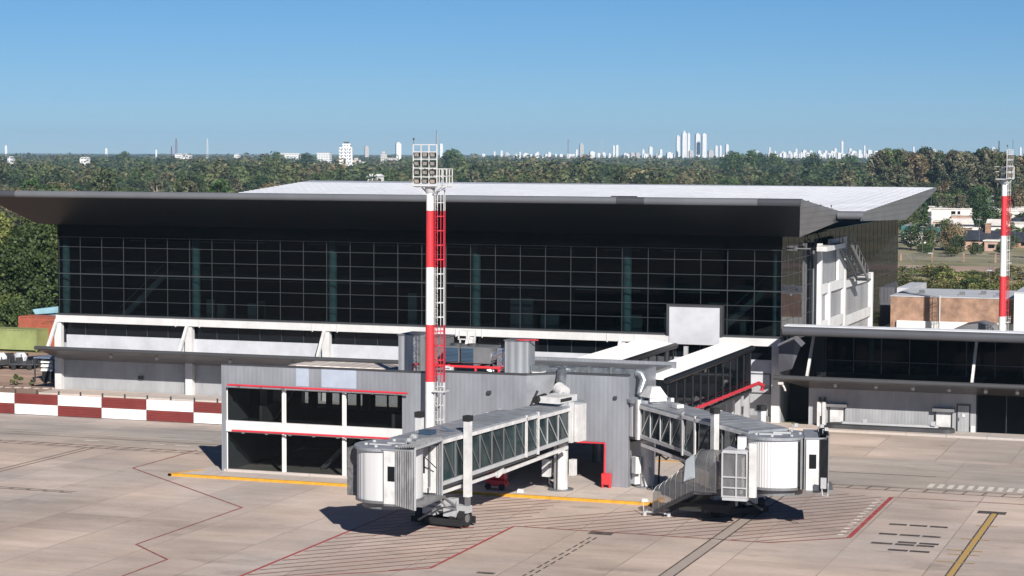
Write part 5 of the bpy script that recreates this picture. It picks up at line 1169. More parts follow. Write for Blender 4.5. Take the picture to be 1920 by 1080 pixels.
def tree(name, label, cat, seed, H, Rr, n_cl, per, leafs, m, loc, group=None, trunk='wood', base=0.3, spread=1.0, kind='round'):
    rng = np.random.default_rng(seed); rr = random.Random(seed)
    cs = []; rs = []
    for i in range(n_cl):
        t_ = i/(n_cl-1) if n_cl > 1 else .5
        z = base+(1-base)*(t_**0.85)*0.93
        w = (math.sin(PI*min(1, (z-base)/(1-base)*0.86+0.12))**0.6)*Rr*spread
        a = i*2.4+rr.uniform(-.5, .5); q = w*math.sqrt(rr.uniform(.05, 1))*.85
        cs.append((q*math.cos(a), q*math.sin(a), z*H)); rs.append(Rr*rr.uniform(.22, .42)*(1.1 if kind == 'round' else .8))
    v, f = leaf_cloud(rng, np.array(cs), np.array(rs), per, leafs)
    v[:, 2] = np.maximum(v[:, 2], 0.1)
    t = thing(name, label, cat, loc, rr.uniform(0, 6), group)
    o = bpy.data.objects.new('crown', np_mesh('crown', v, f, m)); COL.objects.link(o); o.parent = t; WM[o.name] = WM[t.name]
    g = MB(); tr = H*.018+.08
    g.tube([(0, 0, 0), (rr.uniform(-.2, .2), rr.uniform(-.2, .2), H*.3), (rr.uniform(-.5, .5), rr.uniform(-.5, .5), H*.62), (0, 0, H*.85)], tr*1.4, 7, r1=tr*.3)
    for i in range(0, n_cl, 3): c = cs[i]; g.tube([(0, 0, max(H*base*.7, c[2]*.55)), (c[0]*.5, c[1]*.5, c[2]*.8), c], tr*.45, 5, r1=tr*.12)
    g.build('trunk', trunk, t, True)
    return t
# big trees at the left edge
big = [((-140.5, 212, 0), 13.6, 5.0, 'leafy tall tree at the left edge, its crown cut by the frame'),
       ((-134.6, 210, 0), 12.6, 4.4, 'leafy tree just left of the terminal corner'),
       ((-139.0, 222, 0), 14.0, 5.2, 'tree filling the gap behind the two big left trees'),
       ((-146.5, 219, 0), 13.2, 5.2, 'outermost big tree beyond the left edge of the frame'),
       ((-131.0, 217, 0), 12.8, 4.6, 'big tree partly hidden by the terminal corner')]
for i, (loc, h, r, lab) in enumerate(big):
    tree('broadleaf_tree', lab, 'tree', 20+i, h, r, 60, 300, .22, 'leaf_near', loc, base=.05, group='big trees left of the terminal', trunk='bark_pale')
for i, (loc, h, r, lab) in enumerate((((-131.5, 203, 0), 4.4, 2.6, 'dark bush under the big left trees'), ((-137.5, 204, 0), 4.8, 3.0, 'bush at the foot of the leftmost big tree'), ((-134.5, 206, 0), 4.4, 2.4, 'small bush beside the terminal corner'))):
    tree('bush', lab, 'bush', 60+i, h, r, 16, 200, .2, 'leaf_near', loc, base=.05)
for i, (loc, h) in enumerate((((-105.0, 161.9, 0), .9), ((-103.6, 162.3, 0), .45), ((-106.4, 160.8, 0), .4))):
    tree('weed_clump', ('green weed clump by the gravel behind the barrier', 'small weed clump right of the big one behind the barrier', 'tiny weed clump left of the big one behind the barrier')[i], 'bush', 80+i, h, h*.6, 6, 110, .06, 'leaf_near', loc, base=.02)
g = MB()
for k in range(9): x = -107.5+k*.9; g.box(x, x+.5, 159.4+k*.12, 159.9+k*.1, -.02, .03+.03*(k%3))
single(g, 'rubble_strip', 'pave', 'strip of pale rubble on the gravel beside the weeds', 'rubble', loc=(-104, 160, -.02))

# wood behind the airport: prototypes, then copies
def cam_xy(px, d):
    b = (px-960)/3900.0; return (d*(b*math.cos(YAW)-math.sin(YAW)), d*(math.cos(YAW)+b*math.sin(YAW)))
protos = []
spec = [('leaf_mid', 13, 6.5, 'round'), ('leaf_mid', 11, 6.0, 'round'), ('leaf_dk', 12, 5.6, 'round'), ('leaf_euc', 17, 5.5, 'tall'), ('leaf_mid', 9, 6.2, 'round'), ('leaf_euc', 14, 4.8, 'tall'), ('leaf_dk', 14, 4.6, 'tall')]
rr = random.Random(77)
WL = ['rounded green tree in the wood behind the terminal', 'low spreading green tree in the wood behind the terminal', 'dark green tree in the wood behind the terminal', 'tall grey-green eucalyptus with pale limbs behind the terminal',
      'small bushy tree in the wood behind the terminal', 'slim grey-green tree with pale limbs behind the terminal', 'tall dark narrow tree in the wood behind the terminal']
spots = []
d = 560.0
while d < 1050:
    step = 0.0036*3900  # px step at each distance for about 13 m
    px = -80+rr.uniform(0, 60)
    while px < 1640:
        vis = px < 520 or d > 760
        if vis: spots.append((px, d+rr.uniform(-16, 16)))
        px += (12.5/d*3900)*rr.uniform(.7, 1.25)
    d *= 1.13
spots = spots[:215]
nr = 0
for i, (px, dd) in enumerate(spots):
    x, y = cam_xy(px, dd); k = rr.randrange(7) if i >= 7 else i
    sc = rr.uniform(.75, 1.0)
    if i < 7:
        m, h, r, kd = spec[k]; t = tree('wood_tree', WL[k], 'tree', 100+k, h, r, 26, 70, .42, m, (x, y, 0), 'trees of the wood behind the terminal', 'bark_pale' if 'euc' in m else 'wood', .18, 1.0, kd); protos.append(t)
    else: dup(protos[k], (x, y, -.2), rr.uniform(0, 6), scale=(sc*rr.uniform(.85, 1.2), sc, sc*rr.uniform(.75, 1.05)))
# the far wood: one mass up to the horizon
rng = np.random.default_rng(5)
V = []; nrow = 0; d = 1000.0
allc = []; allr = []; alls = []
while d < 9500:
    w_px0, w_px1 = (-700, 2700)
    n = int((w_px1-w_px0)/3900*d/13.0); n = min(n, 330)
    px = rng.uniform(w_px0, w_px1, n); dd = d*(1+rng.uniform(-.03, .03, n))
    h = 11+4.0*rng.random(n)+2.5*np.sin(px*.011+d*.002)+1.0*(d/9000)
    clump = rng.random(n) < .05; h = h+clump*5
    for a, b_, hh in zip(px, dd, h):
        if 1640 < a < 2300 and b_ < 1000: continue
        x, y = cam_xy(a, b_); s = max(6.0, 13.0*d/2600)*.62 if d > 2600 else 6.0
        allc.append((x, y, hh*.62)); allr.append((s, hh)); alls.append(d)
    d *= 1.035 if d < 3000 else 1.05
allc = np.array(allc); allr = np.array(allr); alls = np.array(alls)
per = np.where(alls < 1600, 90, np.where(alls < 3200, 40, 18))
c = np.repeat(allc, per, 0); R_ = np.repeat(allr[:, 0], per); Hh = np.repeat(allr[:, 1], per); D = np.repeat(alls, per)
dv = rng.normal(size=c.shape); dv /= np.linalg.norm(dv, axis=1)[:, None]
rad = (0.5+.55*rng.random(len(c))**.5)
p = c+dv*rad[:, None]*np.stack([R_, R_, Hh*.38], 1)
nrm = dv+rng.normal(size=dv.shape)*.6; nrm /= np.linalg.norm(nrm, axis=1)[:, None]
a = np.cross(nrm, rng.normal(size=dv.shape)); a /= np.linalg.norm(a, axis=1)[:, None]; b = np.cross(nrm, a)
s = ((.58+.00055*D)*(.6+.8*rng.random(len(c))))[:, None]*np.array([1, 1, .75])
v = np.stack([p-a*s, p-b*s*.6, p+a*s, p+b*s*.7], 1).reshape(-1, 3); v[:, 2] = np.maximum(v[:, 2], 0)
wood = bpy.data.objects.new('far_wood', np_mesh('far_wood', v, np.arange(len(v)).reshape(-1, 4), 'leaf_far')); COL.objects.link(wood)
tag(wood, 'far-off green wood stretching to the horizon behind the terminal', 'wood', kind='stuff')

# right-hand side: fields, dirt track, hedges, houses and tall trees
g = MB(); g.quad((-200, 218, -.02), (140, 218, -.02), (140, 380, -.02), (-200, 380, -.02)); struct('dry_field', g, 'drygrass')
M['village'] = mat('village_ground', (0.23, 0.20, 0.125), 0.95, var=0.3, scale=0.06, col2=(0.09, 0.10, 0.04))
g = MB(); g.quad((-220, 380.5, -.03), (80, 380.5, -.03), (80, 905, -.03), (-220, 905, -.03)); struct('village_ground', g, 'village')
g = MB(); g.quad((-200, 384, -.01), (140, 384, -.01), (140, 404, -.01), (-200, 404, -.01)); g.quad((-200, 368, 0), (140, 366, 0), (140, 372, 0), (-200, 374, 0)); struct('dirt_track', g, 'dirt')
M['fencepost'] = mat('fence_post_render', (0.24, 0.17, 0.13), 0.9, var=0.2)
T = thing('boundary_fence', 'long low boundary fence with brick posts along the dirt track', 'fence', (-50, 419, 0))
for k in range(12):
    x = -78+k*6.2; g = MB(); g.box(x-.2, x+.2, 418.8, 419.3, 0, 1.8); part('brick_post', g, 'fencepost')
g = MB()
for k in range(60): g.box(-80+k*1.2-.03, -80+k*1.2+.03, 419, 419.06, 0, 1.5)
for z in (.5, 1.0, 1.5): g.box(-80, -8, 419, 419.05, z-.03, z+.03)
part('mesh', g, 'mgrey')
def Wx(px, y): # world x seen in column px at depth y (used once, to lay out the houses in rows)
    b = (px-960)/3900.0; fx, fy = -math.sin(YAW)+b*math.cos(YAW), math.cos(YAW)+b*math.sin(YAW); return y*fx/fy
def house(name, label, px0, px1, y, h, wall, roof, kind='flat', depth=9, win=2, roof_h=1.6, cat='house', floors=1):
    global T; x0, x1 = Wx(px0, y), Wx(px1, y); T = thing(name, label, cat, ((x0+x1)/2, y+depth/2, 0))
    g = MB(); g.box(x0, x1, y, y+depth, 0, h); part('wall', g, wall)
    g = MB()
    if kind == 'flat': g.box(x0-.3, x1+.3, y-.3, y+depth+.3, h, h+.25)
    elif kind == 'gable': g.prism([(y-.6, h-.1), (y+depth/2, h+roof_h), (y+depth+.6, h-.1)], 0, x0-.5, x1+.5)
    elif kind == 'hip': xm0, xm1 = x0+(x1-x0)*.3, x0+(x1-x0)*.7; g.add([(x0-.5, y-.6, h), (x1+.5, y-.6, h), (x1+.5, y+depth+.6, h), (x0-.5, y+depth+.6, h), (xm0, y+depth/2, h+roof_h), (xm1, y+depth/2, h+roof_h)], [(0,1,5,4),(1,2,5),(2,3,4,5),(3,0,4),(0,3,2,1)])
    part('roof', g, roof)
    for fl in range(floors):
        for k in range(win):
            cx = x0+(x1-x0)*(k+.5)/win; zz = h*(fl+.32)/floors; hh = h*.38/floors
            g = MB(); g.box(cx-.7, cx+.7, y-.04, y-.005, zz, zz+hh); part('window', g, 'bglass')
    return T
M['hwhite'] = mat('house_white', (.72, .69, .64), .8, var=.08, dirt=.2); M['hpink'] = mat('house_pink', (.42, .28, .23), .8, var=.12, dirt=.2); M['rdark'] = mat('slate_roof', (.035, .04, .055), .6, var=.2)
M['rpale'] = mat('pale_roof', (.62, .60, .57), .7, var=.1); M['rgrey'] = mat('grey_roof', (.22, .23, .25), .7, var=.12); M['rgreen'] = mat('pale_green_roof', (.38, .48, .44), .7, var=.1); M['rteal'] = mat('teal_netting', (.035, .13, .13), .7, var=.25, scale=.4)
house('house', 'long white house with dark central windows beyond the fence', 1746, 1824, 655, 4.6, 'hwhite', 'rpale', win=0)
xa, xb = Wx(1783, 655), Wx(1800, 655)
g = MB(); g.box(xa, xa+1.3, 654.9, 654.97, .9, 4.0); g.box(xa+1.9, xb, 654.9, 654.97, .9, 4.0); part('window', g, 'bglass')
house('house', 'low white flat roof in front of the long white house', 1764, 1818, 540, 2.7, 'hpink', 'hwhite', win=3)
house('house', 'pale low house left of the slate-roofed one', 1700, 1742, 560, 2.6, 'hwhite', 'rpale', win=2)
house('house', 'whitewashed house under trees at the right edge', 1890, 1950, 640, 3.6, 'hwhite', 'rpale', win=3)
house('house', 'cream bungalow between the mast and the carport', 1848, 1876, 590, 3.0, 'hwhite', 'rgrey', 'gable', 8, 2, 1.6)
house('house', 'pale farmhouse at the top of the village, left part', 1775, 1815, 760, 4.2, 'hwhite', 'rpale', win=3)
for px0, px1, y, h, wl, rf_, kd, lab in (
    (1828, 1846, 610, 2.8, 'hwhite', 'rpale', 'flat', 'white cottage wall left of the second mast, below the trees'), (1838, 1858, 680, 3.4, 'hpink', 'rgrey', 'gable', 'pinkish cottage with a grey gable left of the second mast'),
    (1888, 1912, 700, 4.0, 'hwhite', 'rpale', 'flat', 'pale flat-roofed house high in the village at the right edge'), (1900, 1925, 590, 2.6, 'hpink', 'rdark', 'gable', 'pink bungalow with a black roof at the right edge'),
    (1750, 1768, 720, 3.6, 'hwhite', 'rgrey', 'gable', 'white gabled cottage above the long white house'), (1800, 1822, 700, 3.2, 'hpink', 'rpale', 'flat', 'pinkish flat house above the right end of the long white house'),
    (1706, 1722, 640, 3.0, 'hwhite', 'rpale', 'flat', 'small white house nearest the terminal roof tip'), (1860, 1880, 540, 2.2, 'hwhite', 'rpale', 'flat', 'white shed behind the slate-roofed house'),
    (1882, 1900, 820, 5.4, 'hpink', 'rpale', 'flat', 'pinkish two-storey house under the far right trees'), (1840, 1856, 790, 5.0, 'hwhite', 'rgrey', 'gable', 'whitewashed gabled house at the top of the village')):
    house('house', lab, px0, px1, y, h, wl, rf_, kd, 8, 2, 1.5)
h_ = house('house', 'house with a black slate hip roof and brick chimney near the fence', 1790, 1868, 476, 2.3, 'hpink', 'rdark', 'gable', 9, 3, 2.0)
g = MB(); xx = Wx(1853, 480); g.box(xx-.6, xx+.6, 479, 480.2, 2.6, 5.7); g.box(xx-.7, xx+.7, 478.9, 480.3, 5.7, 5.9); part('chimney', g, 'brickw')
house('house', 'small pink-walled extension right of the slate-roofed house', 1846, 1872, 470, 2.2, 'hpink', 'rpale', win=1)
house('house', 'white house with two dark openings left of the second mast', 1850, 1880, 790, 4.3, 'hwhite', 'rpale', win=2)
house('house', 'white carport-like house right of the second mast', 1884, 1930, 560, 3.4, 'hwhite', 'rpale', win=3)
house('house', 'dark low-roofed house right of the second mast', 1878, 1935, 490, 1.6, 'brickw', 'rdark', 'gable', 9, 2, 1.9)
house('house', 'brick upper-storey house under a grey roof at the far right edge', 1893, 1945, 860, 7.4, 'brickw', 'rgrey', 'hip', 12, 5, 2.6, floors=2)
house('house', 'pale green roofed house half hidden by trees', 1821, 1853, 830, 6.6, 'hwhite', 'rgreen', win=2)
house('house', 'small whitish house just right of the far roof tip', 1765, 1782, 830, 5.6, 'hwhite', 'rpale', win=1)
house('house', 'grey-roofed little house between the trees', 1778, 1800, 730, 2.6, 'hwhite', 'rgrey', 'gable', 7, 1, 2.0)
house('house', 'pale house wall beside the second mast head', 1866, 1878, 840, 6.8, 'hwhite', 'rpale', win=1)
house('house', 'pinkish shed under the long white house', 1748, 1766, 610, 2.0, 'hpink', 'rpale', win=1)
g = MB(); x0, x1 = Wx(1690, 505), Wx(1762, 505)
n = 14
for k in range(n): a = x0+(x1-x0)*k/n; b = x0+(x1-x0)*(k+1)/n; g.hexa([(a, 505, 1.0), (b, 505, 1.0), (b, 505.1, 1.0), (a, 505.1, 1.0), (a, 505.2, 4.1+.25*math.sin(k*1.3)), (b, 505.2, 4.1+.25*math.sin(k*1.3+1.3)), (b, 505.3, 4.1+.25*math.sin(k*1.3+1.3)), (a, 505.3, 4.1+.25*math.sin(k*1.3))])
for k in range(5): xx = x0+(x1-x0)*k/4; g.cyl((xx, 505.2), .08, 0, 4.5, 6)
single(g, 'sports_net', 'rteal', 'teal green net screen left of the slate-roofed house', 'net', loc=((x0+x1)/2, 505, 0))
def pole(px, y, h, label, arms=0, base=0):
    x = Wx(px, y); t = thing('street_lamp' if arms else 'utility_pole', label, 'street lamp' if arms else 'pole', (x, y, 0)); g = MB(); g.tube([(0, 0, 0), (0, 0, h)], .04, 6); g.build('pole', 'mgrey', t)
    for s in ([-1, 1] if arms == 2 else [1] if arms else []):
        g = MB(); g.tube([(0, 0, h-1.2)]+[(s*2.6*(1-math.cos(q*PI/2)), 0, h-1.2+1.5*math.sin(q*PI/2)) for q in (.3, .55, .8, 1)], .035, 5); g.build('arm', 'mgrey', t)
        g = MB(); g.box(s*2.9-.5, s*2.9+.2, -.12, .12, h+.22, h+.34); g.build('lamp_head', 'offwhite', t)
    if not arms: g = MB(); g.box(-.5, .5, -.04, .04, h-.45, h-.38); g.build('crossarm', 'lgrey', t)
pole(1712, 330, 5.5, 'double-armed pale street lamp in the dry field by the terminal corner', 2)
pole(1898, 300, 4.6, 'double-armed pale street lamp at the right edge over the brick building', 2)
pole(1857, 310, 5.2, 'single-arm street lamp in the field left of the second mast', 1)
for px, y, h, lab in ((1730, 430, 7.0, 'slim pole left of the net screen posts'), (1743, 470, 8.0, 'slim pole at the net screen'), (1836, 440, 8.3, 'slim pole in front of the slate roof'), (1903, 450, 6.0, 'slim pole at the right edge by the dark roof'), (1745, 600, 12, 'pole beside the long white house')): pole(px, y, h, lab)
M['shrub2'] = leaf('dry_shrub_leaves', [(0.10, 0.085, 0.04), (0.17, 0.14, 0.07), (0.26, 0.21, 0.11)], 0.15)
protos_s = []
rr = random.Random(31)
for i in range(80):
    px = rr.uniform(1678, 1940); y = rr.uniform(250, 368); x = Wx(px, y)
    if i < 3: protos_s.append(tree('field_bush', ('low olive bush in the dry field', 'dark rounded bush in the dry field', 'yellowish bush in the dry field')[i], 'bush', 300+i, (2.4, 3.0, 2.2)[i], (2.4, 2.4, 1.8)[i], 14, 90, .16, ('shrub', 'leaf_near', 'shrub2')[i], (x, y, 0), 'bushes in the dry field', base=.05))
    else: sc = rr.uniform(.4, 1.15); dup(protos_s[rr.randrange(3)], (x, y, 0), rr.uniform(0, 6), scale=(sc*1.3, sc*1.3, sc*.8))
rv = random.Random(12)
for k in range(42):      # the many small houses of the village
    px = rv.uniform(1688, 1935); y = rv.choice([rv.uniform(500, 640), rv.uniform(620, 850), rv.uniform(620, 850)]); w = rv.uniform(7, 17)/y*3900*.5
    o = house('village_house', 'small pale house among the trees of the distant village', px, px+w, y, rv.uniform(2.2, 4.6), rv.choice(['hwhite', 'hwhite', 'hwhite', 'hpink']), rv.choice(['rpale', 'rpale', 'rgrey', 'rdark', 'rpale']), rv.choice(['flat', 'flat', 'gable']), 7, rv.choice([1, 2]), 1.4)
    o['group'] = 'small houses of the distant village'
for k in range(70):
    px = rv.uniform(1685, 1940); y = rv.uniform(440, 860); h = rv.uniform(2.2, 6.5) if y < 640 else rv.uniform(4, 9); src = protos[rv.choice([0, 1, 2, 4, 3, 5])]; sc = h/13
    dup(src, (Wx(px, y), y, 0), rv.uniform(0, 6), scale=(sc*rv.uniform(.8, 1.1), sc*1.0, sc), label='small tree scattered among the village houses')['group'] = 'scattered village trees'
# garden trees among the houses
k = 0
gt = [(1715, 640, 9), (1728, 600, 8), (1704, 560, 6), (1700, 620, 7), (1741, 700, 9), (1722, 520, 4.5), (1830, 690, 11), (1838, 560, 9), (1855, 530, 8), (1874, 700, 8),
      (1915, 600, 5), (1905, 700, 9), (1810, 720, 6), (1760, 730, 8), (1870, 520, 3.2), (1900, 530, 3.6), (1750, 505, 3.2), (1925, 520, 4), (1785, 440, 2.2), (1830, 450, 2.3), (1880, 455, 2.6), (1735, 450, 2.2), (1795, 760, 9), (1835, 770, 10), (1883, 745, 9), (1912, 790, 10)]
for px, y, h in gt:
    src = protos[rr.choice([0, 1, 2, 2, 4, 6])]; hh = {0: 13, 1: 11, 2: 12, 4: 9, 6: 14}[protos.index(src)]; sc = h/hh
    dup(src, (Wx(px, y), y, 0), rr.uniform(0, 6), scale=(max(sc, .35)*1.0, max(sc, .35)*1.0, sc), label='garden tree among the houses right of the terminal')['group'] = 'garden trees among the houses'
# tall eucalyptus belt on the right, crowns above the horizon
euc = []
ex = [(1652, 23.0), (1668, 24.5), (1683, 26.0), (1699, 24.5), (1716, 23.5), (1735, 26.5), (1752, 25.0), (1770, 23.0), (1787, 25.0), (1805, 24.6), (1822, 23.6), (1840, 26.2), (1856, 25.6), (1873, 24.0), (1890, 22.6), (1905, 22.0), (1922, 23.5), (1938, 23.0)]
for i, (px, h) in enumerate(ex):
    y = 900+rr.uniform(-25, 40); x = Wx(px, y)
    if i < 3: euc.append(tree('eucalyptus_tree', 'tall grey-green eucalyptus rising above the horizon behind the houses', 'tree', 400+i, 24, 7.4, 40, 110, .5, 'leaf_euc' if i != 1 else 'leaf_mid', (x, y, 0), 'tall eucalyptus belt', 'bark_pale', .25, 1.0, 'tall'))
    else: dup(euc[i % 3], (x, y, 0), rr.uniform(0, 6), scale=(1, 1, h/25.5))
for i in range(34):
    px = rr.uniform(1630, 1945); y = rr.uniform(780, 875); sc = rr.uniform(.7, 1.15); src = protos[rr.choice([3, 3, 5, 5, 0, 6])]
    dup(src, (Wx(px, y), y, 0), rr.uniform(0, 6), scale=(sc, sc, sc*.95), label='mixed tree in the belt below the eucalyptus')['group'] = 'trees below the eucalyptus belt'
# dark trees breaking the horizon line left of the belt
for px, y, h in ((1368, 1500, 23), (1377, 1450, 22), (1405, 1500, 24), (1420, 1520, 22), (1450, 1600, 22), (1520, 1500, 22), (845, 1500, 24), (853, 1480, 23), (232, 1900, 22), (520, 1700, 22), (575, 1800, 21), (1590, 1500, 21)):
    src = protos[2]; sc = h/12; dup(src, (Wx(px, y), y, 0), rr.uniform(0, 6), scale=(1.5, 1.5, sc), label='dark tree standing out above the wood near the horizon')['group'] = 'dark trees on the horizon'

# ================================================================== THE CITY
def windowed(name, col, fz=3.4, fx=2.9):
    m = mat(name, col, .7, var=.08, dirt=.12); t = m.node_tree; b = t.nodes['Principled BSDF']
    tc = N(t, 'ShaderNodeTexCoord'); sp = N(t, 'ShaderNodeSeparateXYZ'); t.links.new(tc.outputs['Object'], sp.inputs[0])
    def band(sock, pitch, th):
        d = N(t, 'ShaderNodeMath', operation='DIVIDE'); d.inputs[1].default_value = pitch; t.links.new(sock, d.inputs[0])
        f = N(t, 'ShaderNodeMath', operation='FRACT'); t.links.new(d.outputs[0], f.inputs[0])
        q = N(t, 'ShaderNodeMath', operation='GREATER_THAN'); q.inputs[1].default_value = th; t.links.new(f.outputs[0], q.inputs[0]); return q.outputs[0]
    mu = N(t, 'ShaderNodeMath', operation='MULTIPLY'); t.links.new(band(sp.outputs[2], fz, .55), mu.inputs[0]); t.links.new(band(sp.outputs[0], fx, .45), mu.inputs[1])
    src = b.inputs['Base Color'].links[0].from_socket; mx = N(t, 'ShaderNodeMix', data_type='RGBA'); mx.inputs['B'].default_value = (.17, .20, .24, 1)
    t.links.new(mu.outputs[0], mx.inputs['Factor']); t.links.new(src, mx.inputs['A']); t.links.new(mx.outputs['Result'], b.inputs['Base Color']); return m
M['tower'] = windowed('tower_white', (.70, .70, .70)); M['tower2'] = windowed('tower_cream', (.42, .39, .365), 3.2, 2.3)
def tower_mat():
    m, t, b = newmat('tower_windows'); b.inputs['Base Color'].default_value = (.16, .19, .23, 1); b.inputs['Roughness'].default_value = .3; return m
M['twin'] = tower_mat()
def tower(x, y, w, h, label, group=None, m='tower', fl=None, crown=0, name='tower_block'):
    """slab tower turned to face the airport, with window bands and a roof block"""
    w *= .80; t = thing(name, label, 'building', (x, y, 0), YAW+.25, group); d = w*.7
    g = MB(); g.box(-w/2, w/2, -d/2, d/2, 0, h); wl = g.build('wall', m, t)
    g = MB(); g.box(-w*.22, w*.22, -d*.2, d*.25, h, h+max(2, h*.05)+crown); g.build('roof_block', m, t); return t
city = [(-1610,6024,12.7,76.7),(-1593,6031,17.5,86.3),(-1555,5938,9.4,83.7),(-1568,6093,17.6,83.8),(-1537,6051,15.9,83.3),(-1820,5736,13.8,50.9),(-1833,5730,7.7,35.5),(-1907,5703,10.8,27.5),(-1761,5863,7.8,47.0),(-1738,5818,9.3,48.4),(-1632,5802,12.3,43.9),(-1652,5794,7.7,34.6),(-1667,5788,13.8,25.4),(-1761,5649,18.2,27.9),(-1745,5654,9.1,23.4),(-1730,5660,12.1,25.0),(-1682,5783,15.4,25.3),(-1604,5811,9.2,34.8),(-1502,6061,9.5,47.0),(-1490,6065,7.9,47.0),(-1472,6072,11.1,50.3),(-1444,5761,18.2,32.1),(-1420,5451,14.4,31.3),(-1475,5431,20.1,25.4),(-1939,5692,9.2,25.9),(-1972,5680,12.3,22.7),(-1997,5671,7.7,21.0),(-1987,5675,6.2,25.7),(-1417,6409,6.7,43.8),(-1204,6486,8.3,63.0),(-1224,6478,10.0,41.3),(-1180,6493,10.0,41.4),(-1152,6396,19.7,33.0),(-1152,6503,13.3,36.5),(-1138,6509,6.7,49.9),(-1123,6513,16.7,36.7),(-1104,6519,20.0,33.4),(-1084,6527,16.7,31.8),(-1339,6437,8.3,39.2),(-1359,6429,11.7,32.4),(-1378,6422,16.7,30.7),(-1315,6445,15.0,35.9),(-1296,6452,13.3,34.3),(-1039,6862,7.0,48.3),(-978,6884,15.7,41.6),(-794,6949,12.2,47.5),(-710,6979,8.7,47.8),(-1252,6467,10.0,34.5),(-1271,6461,13.3,34.4),(-1214,6374,16.4,32.7),(-1401,6414,8.3,32.3),(-1453,6396,11.7,32.1),(-1472,6389,10.0,28.7),(-1701,5776,10.8,23.7),(-1743,5761,9.2,22.0),(-1857,5720,7.7,21.6),(-1875,5714,12.3,20.0),(-1956,5685,7.7,19.7),(-2023,5662,9.2,24.0),(-2037,5657,7.7,30.1),(-2056,5650,6.2,27.0),(-1908,4854,9.3,44.3),(-1683,3870,9.7,33.9),(-1391,3336,11.1,37.8),(-3385,5181,7.7,38.8),(-3112,5277,7.7,32.1),(-2728,4881,5.6,27.5)]
named = {0: 'slim white tower, leftmost of the tall skyline cluster', 1: 'tallest white tower with a stepped top in the skyline cluster', 2: 'narrow white tower against the tallest one in the skyline cluster', 3: 'broad pale tower, fourth of the tall skyline cluster', 4: 'pale tower at the right end of the tall skyline cluster',
         5: 'cream tower with a pointed top left of centre in the skyline', 8: 'left one of two narrow white towers in the middle skyline', 9: 'right one of two narrow white towers in the middle skyline', 10: 'white tower over low red buildings in the skyline', 29: 'single tall white tower right of the skyline centre',
         61: 'pale tower seen just right of the mast head', 62: 'small pale block between the white tower house and the mast', 63: 'slim white tower block just left of the mast head', 64: 'tiny white tower at the left end of the horizon'}
for i, (x, y, w, h) in enumerate(city):
    tower(x, y, w, h+(2 if i > 10 else 0), named.get(i, 'small pale block in the distant skyline'), None if i in named else 'small blocks of the distant skyline', 'tower2' if i in (5, 12, 16, 22, 21, 62) else 'tower', crown=3 if i in (1, 5) else 0)
rr = random.Random(8)
for k in range(140):   # the low pale houses that fringe the skyline
    px = rr.choice([rr.uniform(860, 1430), rr.uniform(1440, 1660), rr.uniform(1440, 1660)]); d = rr.uniform(5600, 6500); x, y = cam_xy(px, d)
    t = tower(x, y, rr.uniform(4, 15), rr.uniform(18, 25) if px < 1430 else rr.uniform(21, 30), 'low pale building in the distant skyline fringe', 'low buildings of the skyline fringe', rr.choice(['tower', 'tower', 'tower', 'tower2']), name='skyline_building')
# white tower house in the wood (middle distance)
T = thing('tower_house', 'white seven-storey tower house with a low wing standing in the wood', 'building', (-900, 2015, 0), YAW)
B = lambda g, n, m, p=None: g.build(n, m, p or T)
g = MB(); g.box(-7, 7, -5, 5, 0, 28); g.box(-3.5, 5, -4, 4, 28, 32); B(g, 'wall', 'tower')
for r in range(6):
    for c_ in (-4.6, 0, 4.2):
        g = MB(); g.box(c_-.9, c_+.9, -5.12, -5.02, 8+r*3.3, 9.6+r*3.3); B(g, 'window', 'twin')
g = MB(); g.box(-2.2, 3, -3, 3, 32, 34); B(g, 'roof_block', 'dgrey')
g = MB(); g.box(7.1, 16, -4, 5, 0, 15); g.box(9, 13, -3, 4, 15, 17); B(g, 'wing', 'tower2'); g = MB(); g.box(-14, -1, -9, -5.2, 0, 8.5); g.box(-3, 6, -8.5, -5.1, 0, 12); g.box(16.1, 21, -2, 4, 0, 13); B(g, 'front_wing', 'tower')
g = MB(); g.box(-12.5, -9, -9.1, -9.02, 3.0, 4.8); B(g, 'window', 'twin')
T = thing('apartment_house', 'cream apartment house with balconies left of the mast head', 'building', (-1018, 2400, 0), YAW)
B = lambda g, n, m, p=None: g.build(n, m, p or T)
g = MB(); g.box(-6, 2, -4, 4, 0, 21); g.box(-4, 0, -3, 3, 21, 25); g.box(2.1, 15, -3, 4, 0, 16.5); B(g, 'wall', 'tower2')
for r in range(4): g = MB(); g.box(-5.6, 1.6, -4.6, -4.05, 6+r*3.6, 6.6+r*3.6); B(g, 'balcony', 'tower')
for r in range(2): g = MB(); g.box(3, 14, -3.12, -3.02, 8+r*4, 9.8+r*4); B(g, 'window_band', 'twin')
def lattice(px, y, h, w, m, label, base=None):
    x = Wx(px, y); t = thing('radio_mast', label, 'radio mast', (x, y, 0)); g = MB(); n = 9
    for s1 in (-1, 1):
        for s2 in (-1, 1): g.bar((s1*w/2, s2*w/2, 0), (s1*w*.12, s2*w*.12, h), .26)
    for k in range(n):
        z0, z1 = h*k/n, h*(k+1)/n; a = w/2*(1-.76*k/n); b = w/2*(1-.76*(k+1)/n)
        g.bar((-a, -a, z0), (b, -b, z1), .16); g.bar((a, -a, z0), (-b, -b, z1), .16); g.bar((-a, -a, z0), (a, -a, z0), .16)
    g.build('lattice', m, t); return t
lattice(331, 2850, 44, 5, 'brick_red', 'red lattice radio mast above a white hall on the left horizon')
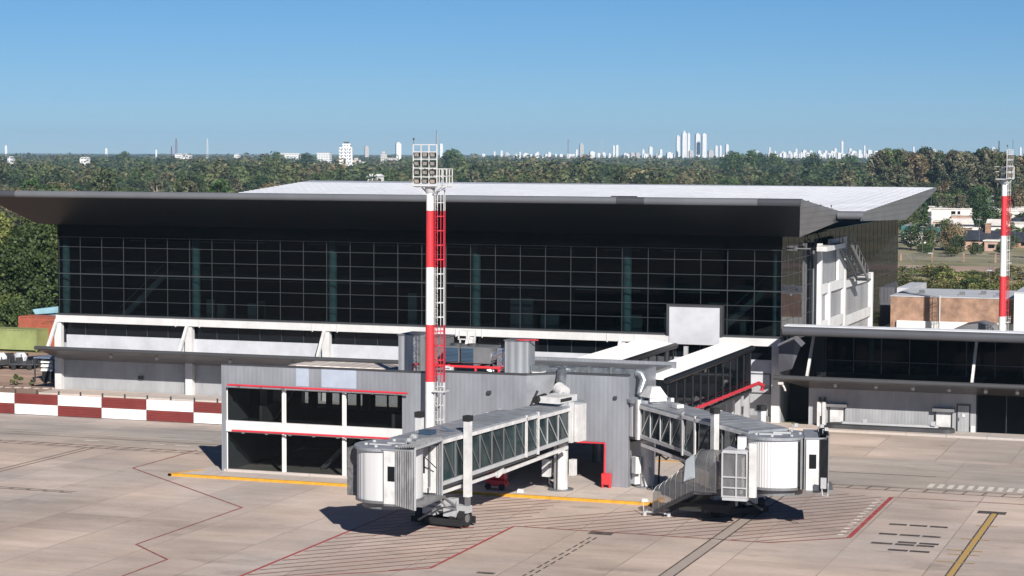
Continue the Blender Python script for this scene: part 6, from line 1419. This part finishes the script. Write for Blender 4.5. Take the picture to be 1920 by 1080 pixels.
lattice(389, 3200, 47, 4, 'tower', 'white lattice radio mast right of the red one on the left horizon')
lattice(322, 2850, 32, 3, 'brick_red', 'short red mast beside the tall red lattice mast')
lattice(1064, 5200, 62, 5, 'brick_red', 'red and white radio mast left of the cream skyline tower')
lattice(1128, 5200, 62, 4, 'lgrey', 'thin grey radio mast left of the middle skyline')
lattice(819, 2400, 46, 2, 'lgrey', 'thin antenna rising behind the mast head')
lattice(1870, 1500, 32, 1.6, 'dgrey', 'thin dark antenna over the eucalyptus belt at the right')
for px, y, w, h, lab in ((340, 2845, 18, 19.6, 'low white hall at the foot of the red radio mast'), (160, 1700, 6.5, 16.2, 'low white roof in the wood on the left'), (22, 1750, 3.5, 16.3, 'tiny white house in the left wood'), (352, 2500, 10, 18, 'small white roof right of the red mast'), (545, 3300, 36, 21.5, 'long pale roof above the wood, left of the tower house'), (608, 3000, 22, 22.5, 'white hall just left of the tower house'), (445, 3600, 10, 19.5, 'distant white hall on the left horizon'), (703, 950, 6, 10.0, 'small white hut roof behind the terminal roof')):
    x = Wx(px, y); g = MB(); g.box(-w/2, w/2, -4, 4, 0, h); g.prism([(-4.3, h), (0, h+1.2), (4.3, h)], 0, -w/2-.4, w/2+.4); g.v = [(v[0]+x, v[1]+y, v[2]) for v in g.v]
    single(g, 'distant_hall', 'tower', lab, 'building', loc=(x, y, 0))

# ================================================================== AIR
g = MB(); g.box(-5600, 1500, -60, 9900, -1.2, 130)
hz = g.build('haze', 'haze' if 'haze' in M else 'white', None); tag(hz, 'thin blue haze over the plain', 'haze', kind='stuff')
hm = bpy.data.materials.new('haze'); hm.use_nodes = True; t = hm.node_tree; t.nodes.clear()
o = N(t, 'ShaderNodeOutputMaterial'); pv = N(t, 'ShaderNodeVolumePrincipled'); pv.inputs['Color'].default_value = (.45, .70, 1, 1); pv.inputs['Density'].default_value = 0.00007; pv.inputs['Anisotropy'].default_value = 0.0
t.links.new(pv.outputs[0], o.inputs['Volume']); hz.data.materials.clear(); hz.data.materials.append(hm)
